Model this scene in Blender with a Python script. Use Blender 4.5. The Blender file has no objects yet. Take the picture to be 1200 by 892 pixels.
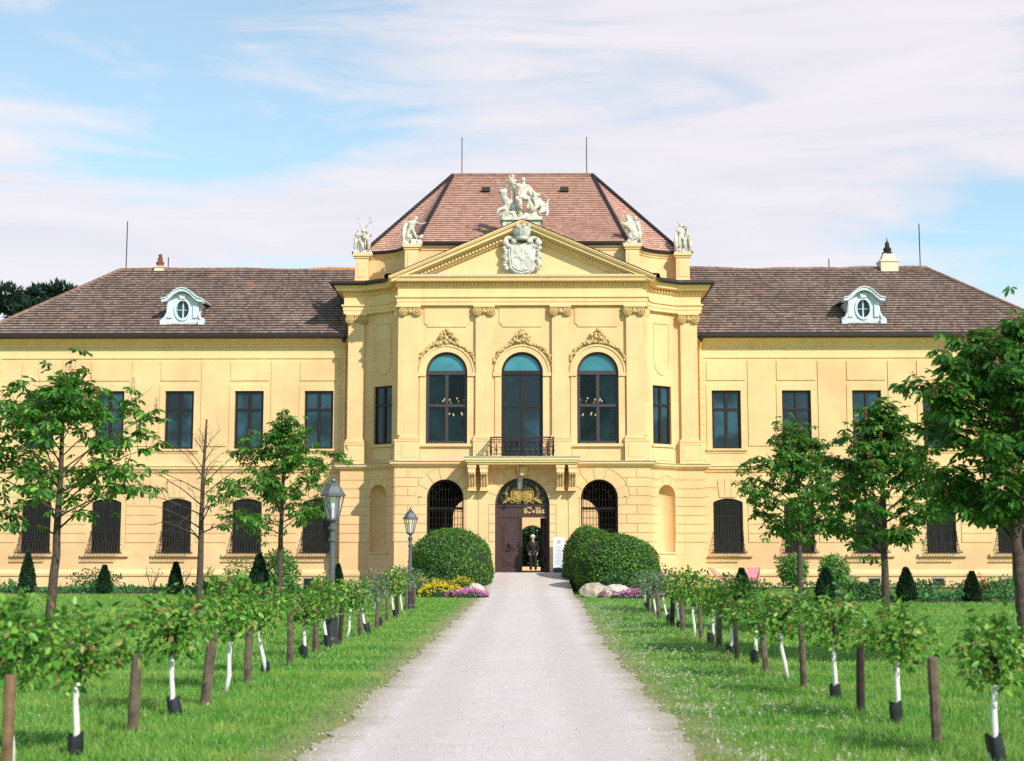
import bpy, math, random
import numpy as np
from mathutils import Vector, Matrix
from mathutils.geometry import tessellate_polygon

PI = math.pi
R = math.radians
scene = bpy.context.scene
col = scene.collection
rng = np.random.default_rng(7)
random.seed(7)

# ------------------------------------------------------------------ materials
def new_mat(name):
    m = bpy.data.materials.new(name); m.use_nodes = True
    nt = m.node_tree; nt.nodes.clear()
    out = nt.nodes.new('ShaderNodeOutputMaterial')
    b = nt.nodes.new('ShaderNodeBsdfPrincipled')
    nt.links.new(b.outputs[0], out.inputs[0])
    return m, nt, b, out

def N(nt, t, **kw):
    n = nt.nodes.new(t)
    for k, v in kw.items():
        if k.startswith('i_'):
            key = k[2:]
            n.inputs[int(key) if key.isdigit() else key.replace('_', ' ')].default_value = v
        else:
            setattr(n, k, v)
    return n

def coords(nt, scale=(1, 1, 1), kind='Object'):
    tc = N(nt, 'ShaderNodeTexCoord'); mp = N(nt, 'ShaderNodeMapping')
    mp.inputs['Scale'].default_value = scale
    nt.links.new(tc.outputs[kind], mp.inputs[0])
    return mp.outputs[0]

def ramp(nt, fac, stops):
    r = N(nt, 'ShaderNodeValToRGB')
    e = r.color_ramp.elements
    while len(e) < len(stops): e.new(0.5)
    for el, (p, c) in zip(e, stops):
        el.position = p; el.color = (*c, 1) if len(c) == 3 else c
    nt.links.new(fac, r.inputs[0])
    return r.outputs[0]

def mixc(nt, fac, a, b, mode='MIX'):
    m = N(nt, 'ShaderNodeMix', data_type='RGBA', blend_type=mode)
    for sock, v in ((m.inputs[0], fac), (m.inputs[6], a), (m.inputs[7], b)):
        if isinstance(v, (int, float)): sock.default_value = v
        elif isinstance(v, tuple): sock.default_value = (*v, 1) if len(v) == 3 else v
        else: nt.links.new(v, sock)
    return m.outputs[2]

def noise(nt, vec, scale, detail=4, rough=.55, dist=0):
    n = N(nt, 'ShaderNodeTexNoise'); n.inputs['Scale'].default_value = scale
    n.inputs['Detail'].default_value = detail; n.inputs['Roughness'].default_value = rough
    n.inputs['Distortion'].default_value = dist
    nt.links.new(vec, n.inputs['Vector'])
    return n.outputs[0]

def bump(nt, b, height, strength=.3, dist=.02):
    bp = N(nt, 'ShaderNodeBump'); bp.inputs['Strength'].default_value = strength
    bp.inputs['Distance'].default_value = dist
    nt.links.new(height, bp.inputs['Height']); nt.links.new(bp.outputs[0], b.inputs['Normal'])

def simple(name, c, rough=.6, var=.25, scale=6, metal=0, bumps=.15, spec=.4):
    m, nt, b, out = new_mat(name)
    v = coords(nt)
    n1 = noise(nt, v, scale, 5)
    lo = tuple(x*(1-var) for x in c); hi = tuple(min(1, x*(1+var*.6)) for x in c)
    nt.links.new(ramp(nt, n1, [(.3, lo), (.7, hi)]), b.inputs['Base Color'])
    b.inputs['Roughness'].default_value = rough; b.inputs['Metallic'].default_value = metal
    b.inputs['Specular IOR Level'].default_value = spec
    if bumps: bump(nt, b, noise(nt, v, scale*5, 3), bumps, .01)
    return m

def stucco(name, c, stain=.20, rough=.9):
    m, nt, b, out = new_mat(name)
    v = coords(nt)
    big = noise(nt, v, .35, 6, .6)
    vs = coords(nt, (1.2, 1.2, .12))
    streak = noise(nt, vs, 2.2, 4, .6)
    fine = noise(nt, v, 9, 4)
    dk = tuple(c[i]*(1-stain*(.9 if i == 0 else 1.15)) for i in range(3))
    c1 = mixc(nt, ramp(nt, big, [(.35, (0, 0, 0)), (.65, (1, 1, 1))]), dk, c)
    c2 = mixc(nt, ramp(nt, streak, [(.52, (0, 0, 0)), (.76, (.45, .45, .45))]), c1, tuple(x*.72 for x in c))
    c3 = mixc(nt, ramp(nt, fine, [(.3, (.22, .22, .22)), (.6, (0, 0, 0))]), c2, tuple(x*.8 for x in c))
    nt.links.new(c3, b.inputs['Base Color'])
    b.inputs['Roughness'].default_value = rough; b.inputs['Specular IOR Level'].default_value = .15
    bump(nt, b, noise(nt, v, 25, 4), .25, .02)
    return m

def leaf_mat(name, dark, mid, light, trans=.3, rough=.42, tint=None):
    m, nt, b, out = new_mat(name)
    g = N(nt, 'ShaderNodeNewGeometry')
    c = ramp(nt, g.outputs['Random Per Island'], [(0, dark), (.5, mid), (.86, mid), (1, light)] if tint is None
             else [(0, dark), (.45, mid), (.84, light), (.95, tint)])
    nt.links.new(c, b.inputs['Base Color'])
    b.inputs['Roughness'].default_value = rough; b.inputs['Specular IOR Level'].default_value = .28
    t = N(nt, 'ShaderNodeBsdfTranslucent'); nt.links.new(mixc(nt, .5, c, tuple(x*1.6 for x in light)), t.inputs[0])
    mx = N(nt, 'ShaderNodeMixShader'); mx.inputs[0].default_value = trans
    nt.links.new(b.outputs[0], mx.inputs[1]); nt.links.new(t.outputs[0], mx.inputs[2]); nt.links.new(mx.outputs[0], out.inputs[0])
    return m

def grass_mat():
    m, nt, b, out = new_mat('grass_blades')
    g = N(nt, 'ShaderNodeNewGeometry')
    c = ramp(nt, g.outputs['Random Per Island'], [(0, (.035, .155, .018)), (.5, (.115, .375, .045)), (.88, (.26, .51, .085)), (.95, (.44, .41, .19))])
    v = coords(nt)
    pat = noise(nt, v, .7, 5, .65); band = noise(nt, coords(nt, (.05, .6, 1)), 1.3, 4, .6); clump = noise(nt, v, 2.6, 4, .6)
    c = mixc(nt, ramp(nt, pat, [(.50, (0, 0, 0)), (.68, (.75, .75, .75))]), c, (.36, .45, .10))
    c = mixc(nt, ramp(nt, band, [(.42, (0, 0, 0)), (.66, (.55, .55, .55))]), c, (.33, .47, .085))
    c = mixc(nt, ramp(nt, clump, [(.52, (0, 0, 0)), (.66, (.6, .6, .6))]), c, (.05, .20, .024))
    nt.links.new(c, b.inputs['Base Color']); b.inputs['Roughness'].default_value = .5; b.inputs['Specular IOR Level'].default_value = .3
    t = N(nt, 'ShaderNodeBsdfTranslucent'); nt.links.new(c, t.inputs[0])
    mx = N(nt, 'ShaderNodeMixShader'); mx.inputs[0].default_value = .3
    nt.links.new(b.outputs[0], mx.inputs[1]); nt.links.new(t.outputs[0], mx.inputs[2]); nt.links.new(mx.outputs[0], out.inputs[0])
    return m

def roof_mat(name, cols, bw=.19, rh=.17, lichen=None, patch=None, grime_shade=.5):
    m, nt, b, out = new_mat(name)
    uv = N(nt, 'ShaderNodeUVMap')
    br = N(nt, 'ShaderNodeTexBrick'); br.offset = .5
    for k, v in (('Scale', 1.0), ('Mortar Size', .006), ('Mortar Smooth', .2), ('Bias', 0), ('Brick Width', bw), ('Row Height', rh)):
        br.inputs[k].default_value = v
    br.inputs['Color1'].default_value = (0, 0, 0, 1); br.inputs['Color2'].default_value = (1, 1, 1, 1); br.inputs['Mortar'].default_value = (.1, .1, .1, 1)
    nt.links.new(uv.outputs[0], br.inputs['Vector'])
    big = noise(nt, uv.outputs[0], .35, 5, .6)
    k = len(cols)-1
    tile = ramp(nt, br.outputs['Color'], [(i/k, c) for i, c in enumerate(cols)])
    c = mixc(nt, ramp(nt, big, [(.35, (0, 0, 0)), (.68, (grime_shade, grime_shade, grime_shade))]), tile, tuple(x*.5 for x in cols[0]))
    # each course: shadow line under the next lip painted into the tile colour
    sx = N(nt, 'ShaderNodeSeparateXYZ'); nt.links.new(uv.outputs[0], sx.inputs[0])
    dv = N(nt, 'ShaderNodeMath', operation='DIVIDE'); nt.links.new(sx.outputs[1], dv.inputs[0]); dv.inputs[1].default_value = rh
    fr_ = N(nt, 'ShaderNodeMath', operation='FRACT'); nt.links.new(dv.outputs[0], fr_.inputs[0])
    c = mixc(nt, ramp(nt, fr_.outputs[0], [(.45, (0, 0, 0)), (.95, (grime_shade, grime_shade, grime_shade))]), c, tuple(x*.45 for x in cols[0]))
    if lichen:
        sp = noise(nt, uv.outputs[0], 6.5, 3, .75); zone = noise(nt, uv.outputs[0], .3, 3)
        f = mixc(nt, 1.0, ramp(nt, sp, [(.57, (0, 0, 0)), (.65, (1, 1, 1))]), ramp(nt, zone, [(.3, (.12, .12, .12)), (.6, (.9, .9, .9))]), 'MULTIPLY')
        c = mixc(nt, f, c, lichen)
    if patch:
        pn = noise(nt, uv.outputs[0], .8, 2, .4)
        pz = noise(nt, uv.outputs[0], .17, 2, .4)
        f = mixc(nt, 1.0, ramp(nt, pn, [(.66, (0, 0, 0)), (.7, (1, 1, 1))]), ramp(nt, pz, [(.5, (0, 0, 0)), (.56, (.85, .85, .85))]), 'MULTIPLY')
        c = mixc(nt, f, c, patch)
    mort = ramp(nt, br.outputs['Fac'], [(0, (0, 0, 0)), (1, (.7, .7, .7))])
    c = mixc(nt, mort, c, tuple(x*.3 for x in cols[0]))
    nt.links.new(c, b.inputs['Base Color']); b.inputs['Roughness'].default_value = .85; b.inputs['Specular IOR Level'].default_value = .2
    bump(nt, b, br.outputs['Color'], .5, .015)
    return m

def glass_mat(name, c1, c2, rough=.03, spec=.6, wob=.12, see=0.0):
    m, nt, b, out = new_mat(name)
    g = N(nt, 'ShaderNodeNewGeometry'); v = g.outputs['Position']
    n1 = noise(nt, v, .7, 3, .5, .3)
    n3 = noise(nt, v, .42, 4, .5, .35)  # dark blotches painted into the colour as tree silhouettes reflected in the panes
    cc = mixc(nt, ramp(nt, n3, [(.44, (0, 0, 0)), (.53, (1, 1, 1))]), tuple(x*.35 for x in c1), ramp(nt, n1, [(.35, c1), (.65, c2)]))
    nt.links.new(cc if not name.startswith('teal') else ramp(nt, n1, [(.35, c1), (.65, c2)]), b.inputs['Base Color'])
    b.inputs['Roughness'].default_value = rough; b.inputs['Specular IOR Level'].default_value = spec
    bump(nt, b, noise(nt, v, 1.6, 2), wob, .05)
    if see:
        t = N(nt, 'ShaderNodeBsdfTransparent'); t.inputs[0].default_value = (.75, .82, .8, 1)
        mx = N(nt, 'ShaderNodeMixShader'); mx.inputs[0].default_value = see
        nt.links.new(b.outputs[0], mx.inputs[1]); nt.links.new(t.outputs[0], mx.inputs[2]); nt.links.new(mx.outputs[0], out.inputs[0])
    return m

M = {}
M['wall'] = stucco('yellow_stucco', (.875, .597, .305))
M['trim'] = stucco('yellow_trim', (.885, .612, .31), .1)
M['ornament'] = simple('ochre_ornament', (.62, .43, .19), .85, .3, 12)
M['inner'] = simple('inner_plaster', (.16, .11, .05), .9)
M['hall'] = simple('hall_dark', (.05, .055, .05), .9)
M['stone'] = simple('white_stone', (.66, .60, .50), .9, .55, 4, bumps=.6)
M['arms_stone'] = simple('arms_stone', (.66, .62, .56), .9, .35, 4, bumps=.5)
M['plinth_stone'] = simple('grey_stone', (.42, .38, .30), .9, .3, 4, bumps=.3)
M['frame'] = simple('dark_brown_wood', (.016, .010, .009), .45, .2)
M['lilac_frame'] = simple('grey_painted_wood', (.05, .038, .042), .5, .2)
M['pale_frame'] = simple('pale_window_paint', (.55, .58, .6), .5, .1)
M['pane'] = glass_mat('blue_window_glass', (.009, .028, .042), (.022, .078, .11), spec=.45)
M['dark_pane'] = glass_mat('dark_window_glass', (.004, .004, .005), (.012, .012, .014), spec=.25)
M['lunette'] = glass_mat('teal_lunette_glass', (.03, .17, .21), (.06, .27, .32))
M['clear_pane'] = glass_mat('clear_hall_glass', (.006, .016, .019), (.014, .045, .055), spec=.35, see=.5)
M['iron'] = simple('black_iron', (.012, .010, .011), .5, .2)
M['grille_iron'] = simple('grey_grille_iron', (.028, .024, .024), .55, .25)
M['brown_iron'] = simple('brown_iron', (.035, .018, .018), .5, .2)
M['lead'] = simple('dark_lead', (.028, .018, .017), .5, .3)
M['zinc'] = simple('zinc_flashing', (.42, .42, .44), .45, .2)
M['door'] = simple('brown_door', (.062, .032, .030), .5, .25)
M['gold'] = simple('gilding', (.50, .34, .10), .55, .6, 14, metal=.5, bumps=1.0)
M['roof_red'] = roof_mat('red_tiles', [(.50, .245, .175), (.68, .385, .285), (.77, .49, .395), (.56, .32, .25), (.75, .39, .24)], rh=.289, lichen=(.70, .56, .46), grime_shade=.36)
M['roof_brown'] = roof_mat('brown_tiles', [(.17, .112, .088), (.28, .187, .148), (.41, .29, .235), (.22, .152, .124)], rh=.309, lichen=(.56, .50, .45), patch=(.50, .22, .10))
M['ridge'] = simple('ridge_tiles', (.25, .14, .10), .85, .4, 3)
M['ridge_orange'] = simple('new_ridge_tiles', (.50, .22, .10), .8, .25, 3)
M['dormer'] = simple('dormer_paint', (.62, .68, .74), .7, .15, 4)
M['chimney'] = simple('cream_chimney', (.72, .62, .45), .85, .15)
M['terracotta'] = simple('terracotta', (.22, .08, .05), .8, .3)
M['bark'] = simple('grey_bark', (.085, .06, .045), .9, .5, 14, bumps=.6)
M['stake'] = simple('weathered_stake', (.135, .098, .068), .9, .55, 9, bumps=.7)
M['stake_dark'] = simple('dark_stake', (.05, .032, .025), .9, .5, 9, bumps=.7)
M['stake_orange'] = simple('orange_stake', (.21, .125, .065), .9, .5, 7, bumps=.7)
M['whitewash'] = simple('whitewash', (.74, .71, .66), .8, .12, 18, bumps=.3)
M['stem'] = simple('rose_stem', (.05, .038, .025), .8, .4)
M['guard'] = simple('black_guard', (.018, .02, .024), .35, .3)
M['lamp'] = simple('grey_lamp_metal', (.12, .125, .135), .42, .2, metal=.25)
M['lamp_base'] = simple('dark_lamp_base', (.03, .03, .035), .5, .2)
M['skin'] = simple('skin', (.50, .30, .22), .6, .1)
M['hair'] = simple('white_hair', (.68, .66, .62), .8, .15)
M['suit'] = simple('black_suit', (.006, .006, .009), .75, .3)
M['shirt'] = simple('grey_shirt', (.10, .10, .12), .7, .1)
M['shoe'] = simple('black_shoe', (.01, .01, .01), .3, .1)
M['white'] = simple('white_panel', (.72, .73, .76), .6, .05, bumps=0)
M['navy'] = simple('navy_panel', (.04, .06, .12), .5, .1)
M['grey_ink'] = simple('grey_print', (.45, .46, .50), .6, .05, bumps=0)
M['pale_rock'] = simple('cream_rock', (.60, .52, .43), .9, .3, 4, bumps=.5)
M['rock'] = simple('pale_rock', (.50, .40, .31), .9, .4, 3, bumps=.6)
M['deck_wood'] = simple('deck_chair_wood', (.45, .3, .18), .6, .2)
M['deck_cloth'] = simple('pink_canvas', (.72, .26, .30), .8, .12)
M['soil'] = simple('bed_soil', (.07, .05, .035), .95, .4, 5, bumps=.5)
M['chestnut'] = leaf_mat('chestnut_leaves', (.007, .036, .006), (.058, .20, .024), (.27, .46, .065), .26)
M['chestnut_dark'] = leaf_mat('dark_chestnut_leaves', (.006, .036, .007), (.050, .175, .024), (.22, .40, .055), .30, .33)
M['blossom'] = leaf_mat('chestnut_blossom', (.34, .07, .07), (.50, .14, .11), (.62, .30, .22), .3, .7)
M['rose_leaf'] = leaf_mat('rose_leaves', (.010, .058, .006), (.075, .255, .026), (.29, .49, .075), .24, .36, (.24, .12, .05))
M['rose_pale'] = leaf_mat('pale_rose_leaves', (.04, .10, .04), (.10, .19, .08), (.30, .36, .24), .28, .5, (.45, .30, .28))
M['box'] = leaf_mat('box_hedge_leaves', (.016, .064, .010), (.085, .20, .028), (.23, .38, .055), .20, .5)
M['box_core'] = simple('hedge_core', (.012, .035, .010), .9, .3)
M['yew'] = leaf_mat('yew_leaves', (.007, .026, .013), (.016, .055, .02), (.045, .10, .035), .1, .6)
M['shrub'] = leaf_mat('shrub_leaves', (.03, .11, .02), (.08, .25, .045), (.18, .38, .08), .28, .45)
M['shrub_dark'] = leaf_mat('dark_shrub_leaves', (.016, .06, .016), (.045, .13, .03), (.12, .22, .06), .22, .5)
M['cover'] = leaf_mat('ground_cover_leaves', (.02, .08, .025), (.05, .18, .045), (.13, .28, .08), .22, .45)
M['yellow_fl'] = leaf_mat('yellow_flowers', (.45, .33, .01), (.74, .58, .015), (.80, .68, .05), .2, .7)
M['olive_fl'] = leaf_mat('olive_yellow_flowers', (.16, .17, .02), (.42, .38, .03), (.70, .60, .05), .2, .7)
M['pink_fl'] = leaf_mat('pink_flowers', (.46, .10, .30), (.66, .20, .46), (.74, .38, .58), .2, .7)
M['white_fl'] = leaf_mat('white_flowers', (.36, .31, .22), (.54, .49, .38), (.70, .67, .60), .2, .7)
M['red_fl'] = leaf_mat('red_flowers', (.4, .02, .03), (.62, .05, .05), (.7, .2, .18), .2, .7)
M['grass'] = grass_mat()
M['pine'] = leaf_mat('pine_needles', (.006, .02, .016), (.014, .042, .026), (.03, .075, .04), .1, .7)

def bulb_mat():
    m, nt, b, out = new_mat('candle_bulb')
    e = N(nt, 'ShaderNodeEmission'); e.inputs[0].default_value = (1, .62, .32, 1); e.inputs[1].default_value = 6
    nt.links.new(e.outputs[0], out.inputs[0]); return m
M['bulb'] = bulb_mat()

def lamp_glass():
    m, nt, b, out = new_mat('lantern_glass')
    b.inputs['Base Color'].default_value = (.8, .85, .9, 1); b.inputs['Roughness'].default_value = .05
    t = N(nt, 'ShaderNodeBsdfTransparent'); mx = N(nt, 'ShaderNodeMixShader'); mx.inputs[0].default_value = .85
    nt.links.new(b.outputs[0], mx.inputs[1]); nt.links.new(t.outputs[0], mx.inputs[2]); nt.links.new(mx.outputs[0], out.inputs[0]); return m
M['lantern_glass'] = lamp_glass()

def ground_mat():
    m, nt, b, out = new_mat('lawn')
    v = coords(nt)
    fine = noise(nt, v, 14, 6, .7); mid = noise(nt, v, 1.1, 5, .6)
    band = noise(nt, coords(nt, (.05, .6, 1)), 1.3, 4, .6)
    c = ramp(nt, fine, [(.3, (.035, .13, .016)), (.55, (.085, .27, .032)), (.8, (.18, .38, .06))])
    c = mixc(nt, ramp(nt, band, [(.42, (0, 0, 0)), (.66, (.7, .7, .7))]), c, (.31, .42, .085))
    c = mixc(nt, ramp(nt, mid, [(.55, (0, 0, 0)), (.75, (.5, .5, .5))]), c, (.20, .27, .07))
    # dry worn verge along the gravel path
    sx = N(nt, 'ShaderNodeSeparateXYZ'); nt.links.new(v, sx.inputs[0])
    ab = N(nt, 'ShaderNodeMath', operation='ABSOLUTE'); nt.links.new(sx.outputs[0], ab.inputs[0])
    ad = N(nt, 'ShaderNodeMath', operation='MULTIPLY_ADD'); nt.links.new(noise(nt, v, 3.5, 8, .8), ad.inputs[0]); ad.inputs[1].default_value = -1.5
    nt.links.new(ab.outputs[0], ad.inputs[2])
    f = ramp(nt, ad.outputs[0], [(0, (1, 1, 1)), (1, (0, 0, 0))])
    rn = nt.nodes[-1]
    mr = N(nt, 'ShaderNodeMapRange'); mr.inputs[1].default_value = .80; mr.inputs[2].default_value = 1.45; mr.inputs[3].default_value = .8; mr.inputs[4].default_value = 0
    nt.links.new(ad.outputs[0], mr.inputs[0])
    c = mixc(nt, mr.outputs[0], c, (.42, .34, .19))
    nt.links.new(c, b.inputs['Base Color']); b.inputs['Roughness'].default_value = .9; b.inputs['Specular IOR Level'].default_value = .15
    bump(nt, b, noise(nt, v, 30, 5, .7), .8, .05)
    return m
M['lawn'] = ground_mat()
M['pebble'] = leaf_mat('pebbles', (.32, .27, .24), (.62, .55, .51), (.82, .76, .72), 0, .8)

def path_mat():
    m, nt, b, out = new_mat('gravel')
    v = coords(nt)
    fine = noise(nt, v, 55, 6, .75); mid = noise(nt, v, 3, 5, .65); big = noise(nt, coords(nt, (1, .25, 1)), .8, 4, .6)
    vo = N(nt, 'ShaderNodeTexVoronoi'); vo.inputs['Scale'].default_value = 42; nt.links.new(v, vo.inputs['Vector'])
    c = ramp(nt, fine, [(.30, (.43, .34, .31)), (.5, (.75, .635, .595)), (.70, (.87, .755, .715))])
    c = mixc(nt, ramp(nt, mid, [(.4, (0, 0, 0)), (.75, (.5, .5, .5))]), c, (.56, .475, .44))
    c = mixc(nt, ramp(nt, big, [(.45, (0, 0, 0)), (.7, (.5, .5, .5))]), c, (.76, .665, .63))
    c = mixc(nt, .14, c, mixc(nt, 1.0, c, vo.outputs['Color'], 'MULTIPLY'))
    trk = N(nt, 'ShaderNodeTexWave', wave_type='BANDS', bands_direction='X'); trk.inputs['Scale'].default_value = .19; trk.inputs['Distortion'].default_value = 1.2; trk.inputs['Detail'].default_value = 3; trk.inputs['Detail Scale'].default_value = .6
    nt.links.new(coords(nt, (1, .12, 1)), trk.inputs['Vector'])
    c = mixc(nt, ramp(nt, trk.outputs['Fac'], [(.5, (0, 0, 0)), (.95, (.35, .35, .35))]), c, (.52, .44, .40))
    uv = N(nt, 'ShaderNodeUVMap'); sx = N(nt, 'ShaderNodeSeparateXYZ'); nt.links.new(uv.outputs[0], sx.inputs[0])
    ed = N(nt, 'ShaderNodeMath', operation='MULTIPLY_ADD'); nt.links.new(noise(nt, v, 4.5, 8, .8), ed.inputs[0]); ed.inputs[1].default_value = -.75; nt.links.new(sx.outputs[0], ed.inputs[2])
    mr = N(nt, 'ShaderNodeMapRange'); mr.inputs[1].default_value = -.42; mr.inputs[2].default_value = .05; mr.inputs[3].default_value = .95; mr.inputs[4].default_value = 0; nt.links.new(ed.outputs[0], mr.inputs[0])
    c = mixc(nt, mr.outputs[0], c, ramp(nt, fine, [(.35, (.24, .19, .10)), (.65, (.50, .42, .26))]))
    hs = N(nt, 'ShaderNodeHueSaturation'); hs.inputs['Saturation'].default_value = .85; nt.links.new(c, hs.inputs['Color'])
    nt.links.new(hs.outputs[0], b.inputs['Base Color']); b.inputs['Roughness'].default_value = .95; b.inputs['Specular IOR Level'].default_value = .15
    bump(nt, b, noise(nt, v, 60, 5, .8), .4, .025)
    return m
M['gravel'] = path_mat()

# ------------------------------------------------------------------ mesh helpers
WO = {}     # world origin of parents

def tag(o, label=None, cat=None, group=None, kind=None):
    if label: o['label'] = label
    if cat: o['category'] = cat
    if group: o['group'] = group
    if kind: o['kind'] = kind
    return o

def empty(name, loc, label=None, cat=None, group=None, rz=0):
    o = bpy.data.objects.new(name, None); col.objects.link(o)
    o.location = loc; o.rotation_euler = (0, 0, rz); o.empty_display_size = .2
    WO[o.name] = Vector(loc)
    return tag(o, label, cat, group)

def link_mesh(name, me, parent=None, loc=None, rz=0):
    o = bpy.data.objects.new(name, me); col.objects.link(o)
    if parent is not None:
        o.parent = parent
        if loc is not None: o.location = loc
        WO[o.name] = WO.get(parent.name, Vector()) + Vector(loc or (0, 0, 0))
    elif loc is not None:
        o.location = loc; WO[o.name] = Vector(loc)
    o.rotation_euler = (0, 0, rz)
    return o

class MB:
    def __init__(s): s.v = []; s.f = []; s.mi = []; s.uv = {}; s.xf = None
    def add(s, vs, fs, mi=0, uvs=None):
        o = len(s.v)
        for p in vs:
            p = Vector(p)
            if s.xf is not None: p = s.xf @ p
            s.v.append(p)
        for k, f in enumerate(fs):
            if uvs: s.uv[len(s.f)] = [uvs[i] for i in f]
            s.f.append([i+o for i in f]); s.mi.append(mi)
    def box(s, x0, x1, y0, y1, z0, z1, mi=0):
        s.add([(x0, y0, z0), (x1, y0, z0), (x1, y1, z0), (x0, y1, z0), (x0, y0, z1), (x1, y0, z1), (x1, y1, z1), (x0, y1, z1)],
              [(0, 3, 2, 1), (4, 5, 6, 7), (0, 1, 5, 4), (1, 2, 6, 5), (2, 3, 7, 6), (3, 0, 4, 7)], mi)
    def prism(s, poly, y0, y1, mi=0, fr=None):
        """poly in (u, z); extruded from depth y0 (front) to y1"""
        fr = fr or (lambda u, z, d: (u, d, z))
        n = len(poly)
        tri = tessellate_polygon([[Vector((a, b, 0)) for a, b in poly]])
        vs = [fr(a, b, y0) for a, b in poly] + [fr(a, b, y1) for a, b in poly]
        fs = [tuple(t) for t in tri] + [tuple(i+n for i in reversed(t)) for t in tri]
        fs += [(i, (i+1) % n, n+(i+1) % n, n+i) for i in range(n)]
        s.add(vs, fs, mi)
    def panel(s, outer, holes, d, rev, fr, mi=0):
        """flat wall (u,z) at depth d with holes; reveals rev deep"""
        polys = [outer]+holes
        tri = tessellate_polygon([[Vector((a, b, 0)) for a, b in p] for p in polys])
        flat = [q for p in polys for q in p]
        s.add([fr(a, b, d) for a, b in flat], [tuple(t) for t in tri], mi)
        for h in holes:
            n = len(h)
            s.add([fr(a, b, d) for a, b in h]+[fr(a, b, d+rev) for a, b in h], [(i, (i+1) % n, n+(i+1) % n, n+i) for i in range(n)], mi)
    def tube(s, pts, r, n=6, mi=0, caps=True):
        pts = [Vector(p) for p in pts]
        rs = r if isinstance(r, (list, tuple)) else [r]*len(pts)
        vs, fs = [], []
        prev = None
        for i, p in enumerate(pts):
            t = (pts[min(i+1, len(pts)-1)]-pts[max(i-1, 0)])
            if t.length < 1e-9: t = Vector((0, 0, 1))
            t.normalize()
            if prev is None:
                a = Vector((0, 0, 1)) if abs(t.z) < .9 else Vector((1, 0, 0))
                x = t.cross(a).normalized()
            else:
                x = (prev - t*prev.dot(t))
                x = x.normalized() if x.length > 1e-6 else t.orthogonal().normalized()
            prev = x; y = t.cross(x)
            for k in range(n):
                a = 2*PI*k/n
                vs.append(p+(x*math.cos(a)+y*math.sin(a))*rs[i])
        for i in range(len(pts)-1):
            for k in range(n):
                fs.append((i*n+k, i*n+(k+1) % n, (i+1)*n+(k+1) % n, (i+1)*n+k))
        if caps:
            fs.append(tuple(range(n-1, -1, -1))); m = (len(pts)-1)*n; fs.append(tuple(range(m, m+n)))
        s.add(vs, fs, mi)
    def lathe(s, prof, c=(0, 0, 0), n=16, mi=0, axis='z', a0=0.0):
        vs, fs = [], []
        for r, h in prof:
            for k in range(n):
                a = 2*PI*k/n+a0
                if axis == 'z': vs.append((c[0]+r*math.cos(a), c[1]+r*math.sin(a), c[2]+h))
                else: vs.append((c[0]+r*math.cos(a), c[1]+h, c[2]+r*math.sin(a)))
        for i in range(len(prof)-1):
            for k in range(n):
                fs.append((i*n+k, i*n+(k+1) % n, (i+1)*n+(k+1) % n, (i+1)*n+k))
        if prof[0][0] > 1e-5: fs.append(tuple(range(n-1, -1, -1)))
        if prof[-1][0] > 1e-5: m = (len(prof)-1)*n; fs.append(tuple(range(m, m+n)))
        s.add(vs, fs, mi)
    def sphere(s, c, r, n=10, m=6, mi=0, jit=0):
        rx, ry, rz = (r, r, r) if isinstance(r, (int, float)) else r
        vs, fs = [], []
        for i in range(m+1):
            ph = PI*i/m
            for k in range(n):
                a = 2*PI*k/n
                j = 1+(random.uniform(-jit, jit) if 0 < i < m else 0)
                vs.append((c[0]+rx*j*math.sin(ph)*math.cos(a), c[1]+ry*j*math.sin(ph)*math.sin(a), c[2]+rz*j*math.cos(ph)))
        for i in range(m):
            for k in range(n):
                fs.append((i*n+k, (i+1)*n+k, (i+1)*n+(k+1) % n, i*n+(k+1) % n))
        s.add(vs, fs, mi)
    def sweep(s, path, prof, mi=0, closed_prof=False):
        """path: plan points (x,y) left to right seen from the front; prof: (outward, z)"""
        n = len(path); mit = mitres(path)
        k = len(prof); vs = []
        for (x, y), (mx, my) in zip(path, mit):
            for o, z in prof: vs.append((x+mx*o, y+my*o, z))
        fs = []
        kk = k if closed_prof else k-1
        for i in range(n-1):
            for j in range(kk):
                j2 = (j+1) % k
                fs.append((i*k+j, (i+1)*k+j, (i+1)*k+j2, i*k+j2))
        if closed_prof:
            fs.append(tuple(range(k))); fs.append(tuple(range((n-1)*k, n*k))[::-1])
        s.add(vs, fs, mi)
    def mesh(s, name, mats, smooth=False, off=None):
        me = bpy.data.meshes.new(name)
        vs = s.v if off is None else [p-off for p in s.v]
        me.from_pydata([tuple(p) for p in vs], [], s.f)
        for m in (mats if isinstance(mats, (list, tuple)) else [mats]): me.materials.append(m)
        me.polygons.foreach_set('material_index', s.mi)
        if smooth: me.polygons.foreach_set('use_smooth', [True]*len(s.f))
        if s.uv:
            ul = me.uv_layers.new(name='UVMap')
            for pi, p in enumerate(me.polygons):
                if pi in s.uv:
                    for li, q in zip(p.loop_indices, s.uv[pi]): ul.data[li].uv = q
        me.update()
        return me
    def build(s, name, mats, parent=None, loc=None, rz=0, smooth=False):
        """loc None: vertices are world coordinates; else vertices are local and loc is a WORLD position"""
        po = WO.get(parent.name, Vector()) if parent is not None else Vector()
        if loc is None:
            me = s.mesh(name, mats, smooth, off=po if parent is not None else None)
            return link_mesh(name, me, parent, (0, 0, 0) if parent is not None else None)
        me = s.mesh(name, mats, smooth)
        return link_mesh(name, me, parent, Vector(loc)-po, rz)

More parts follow.
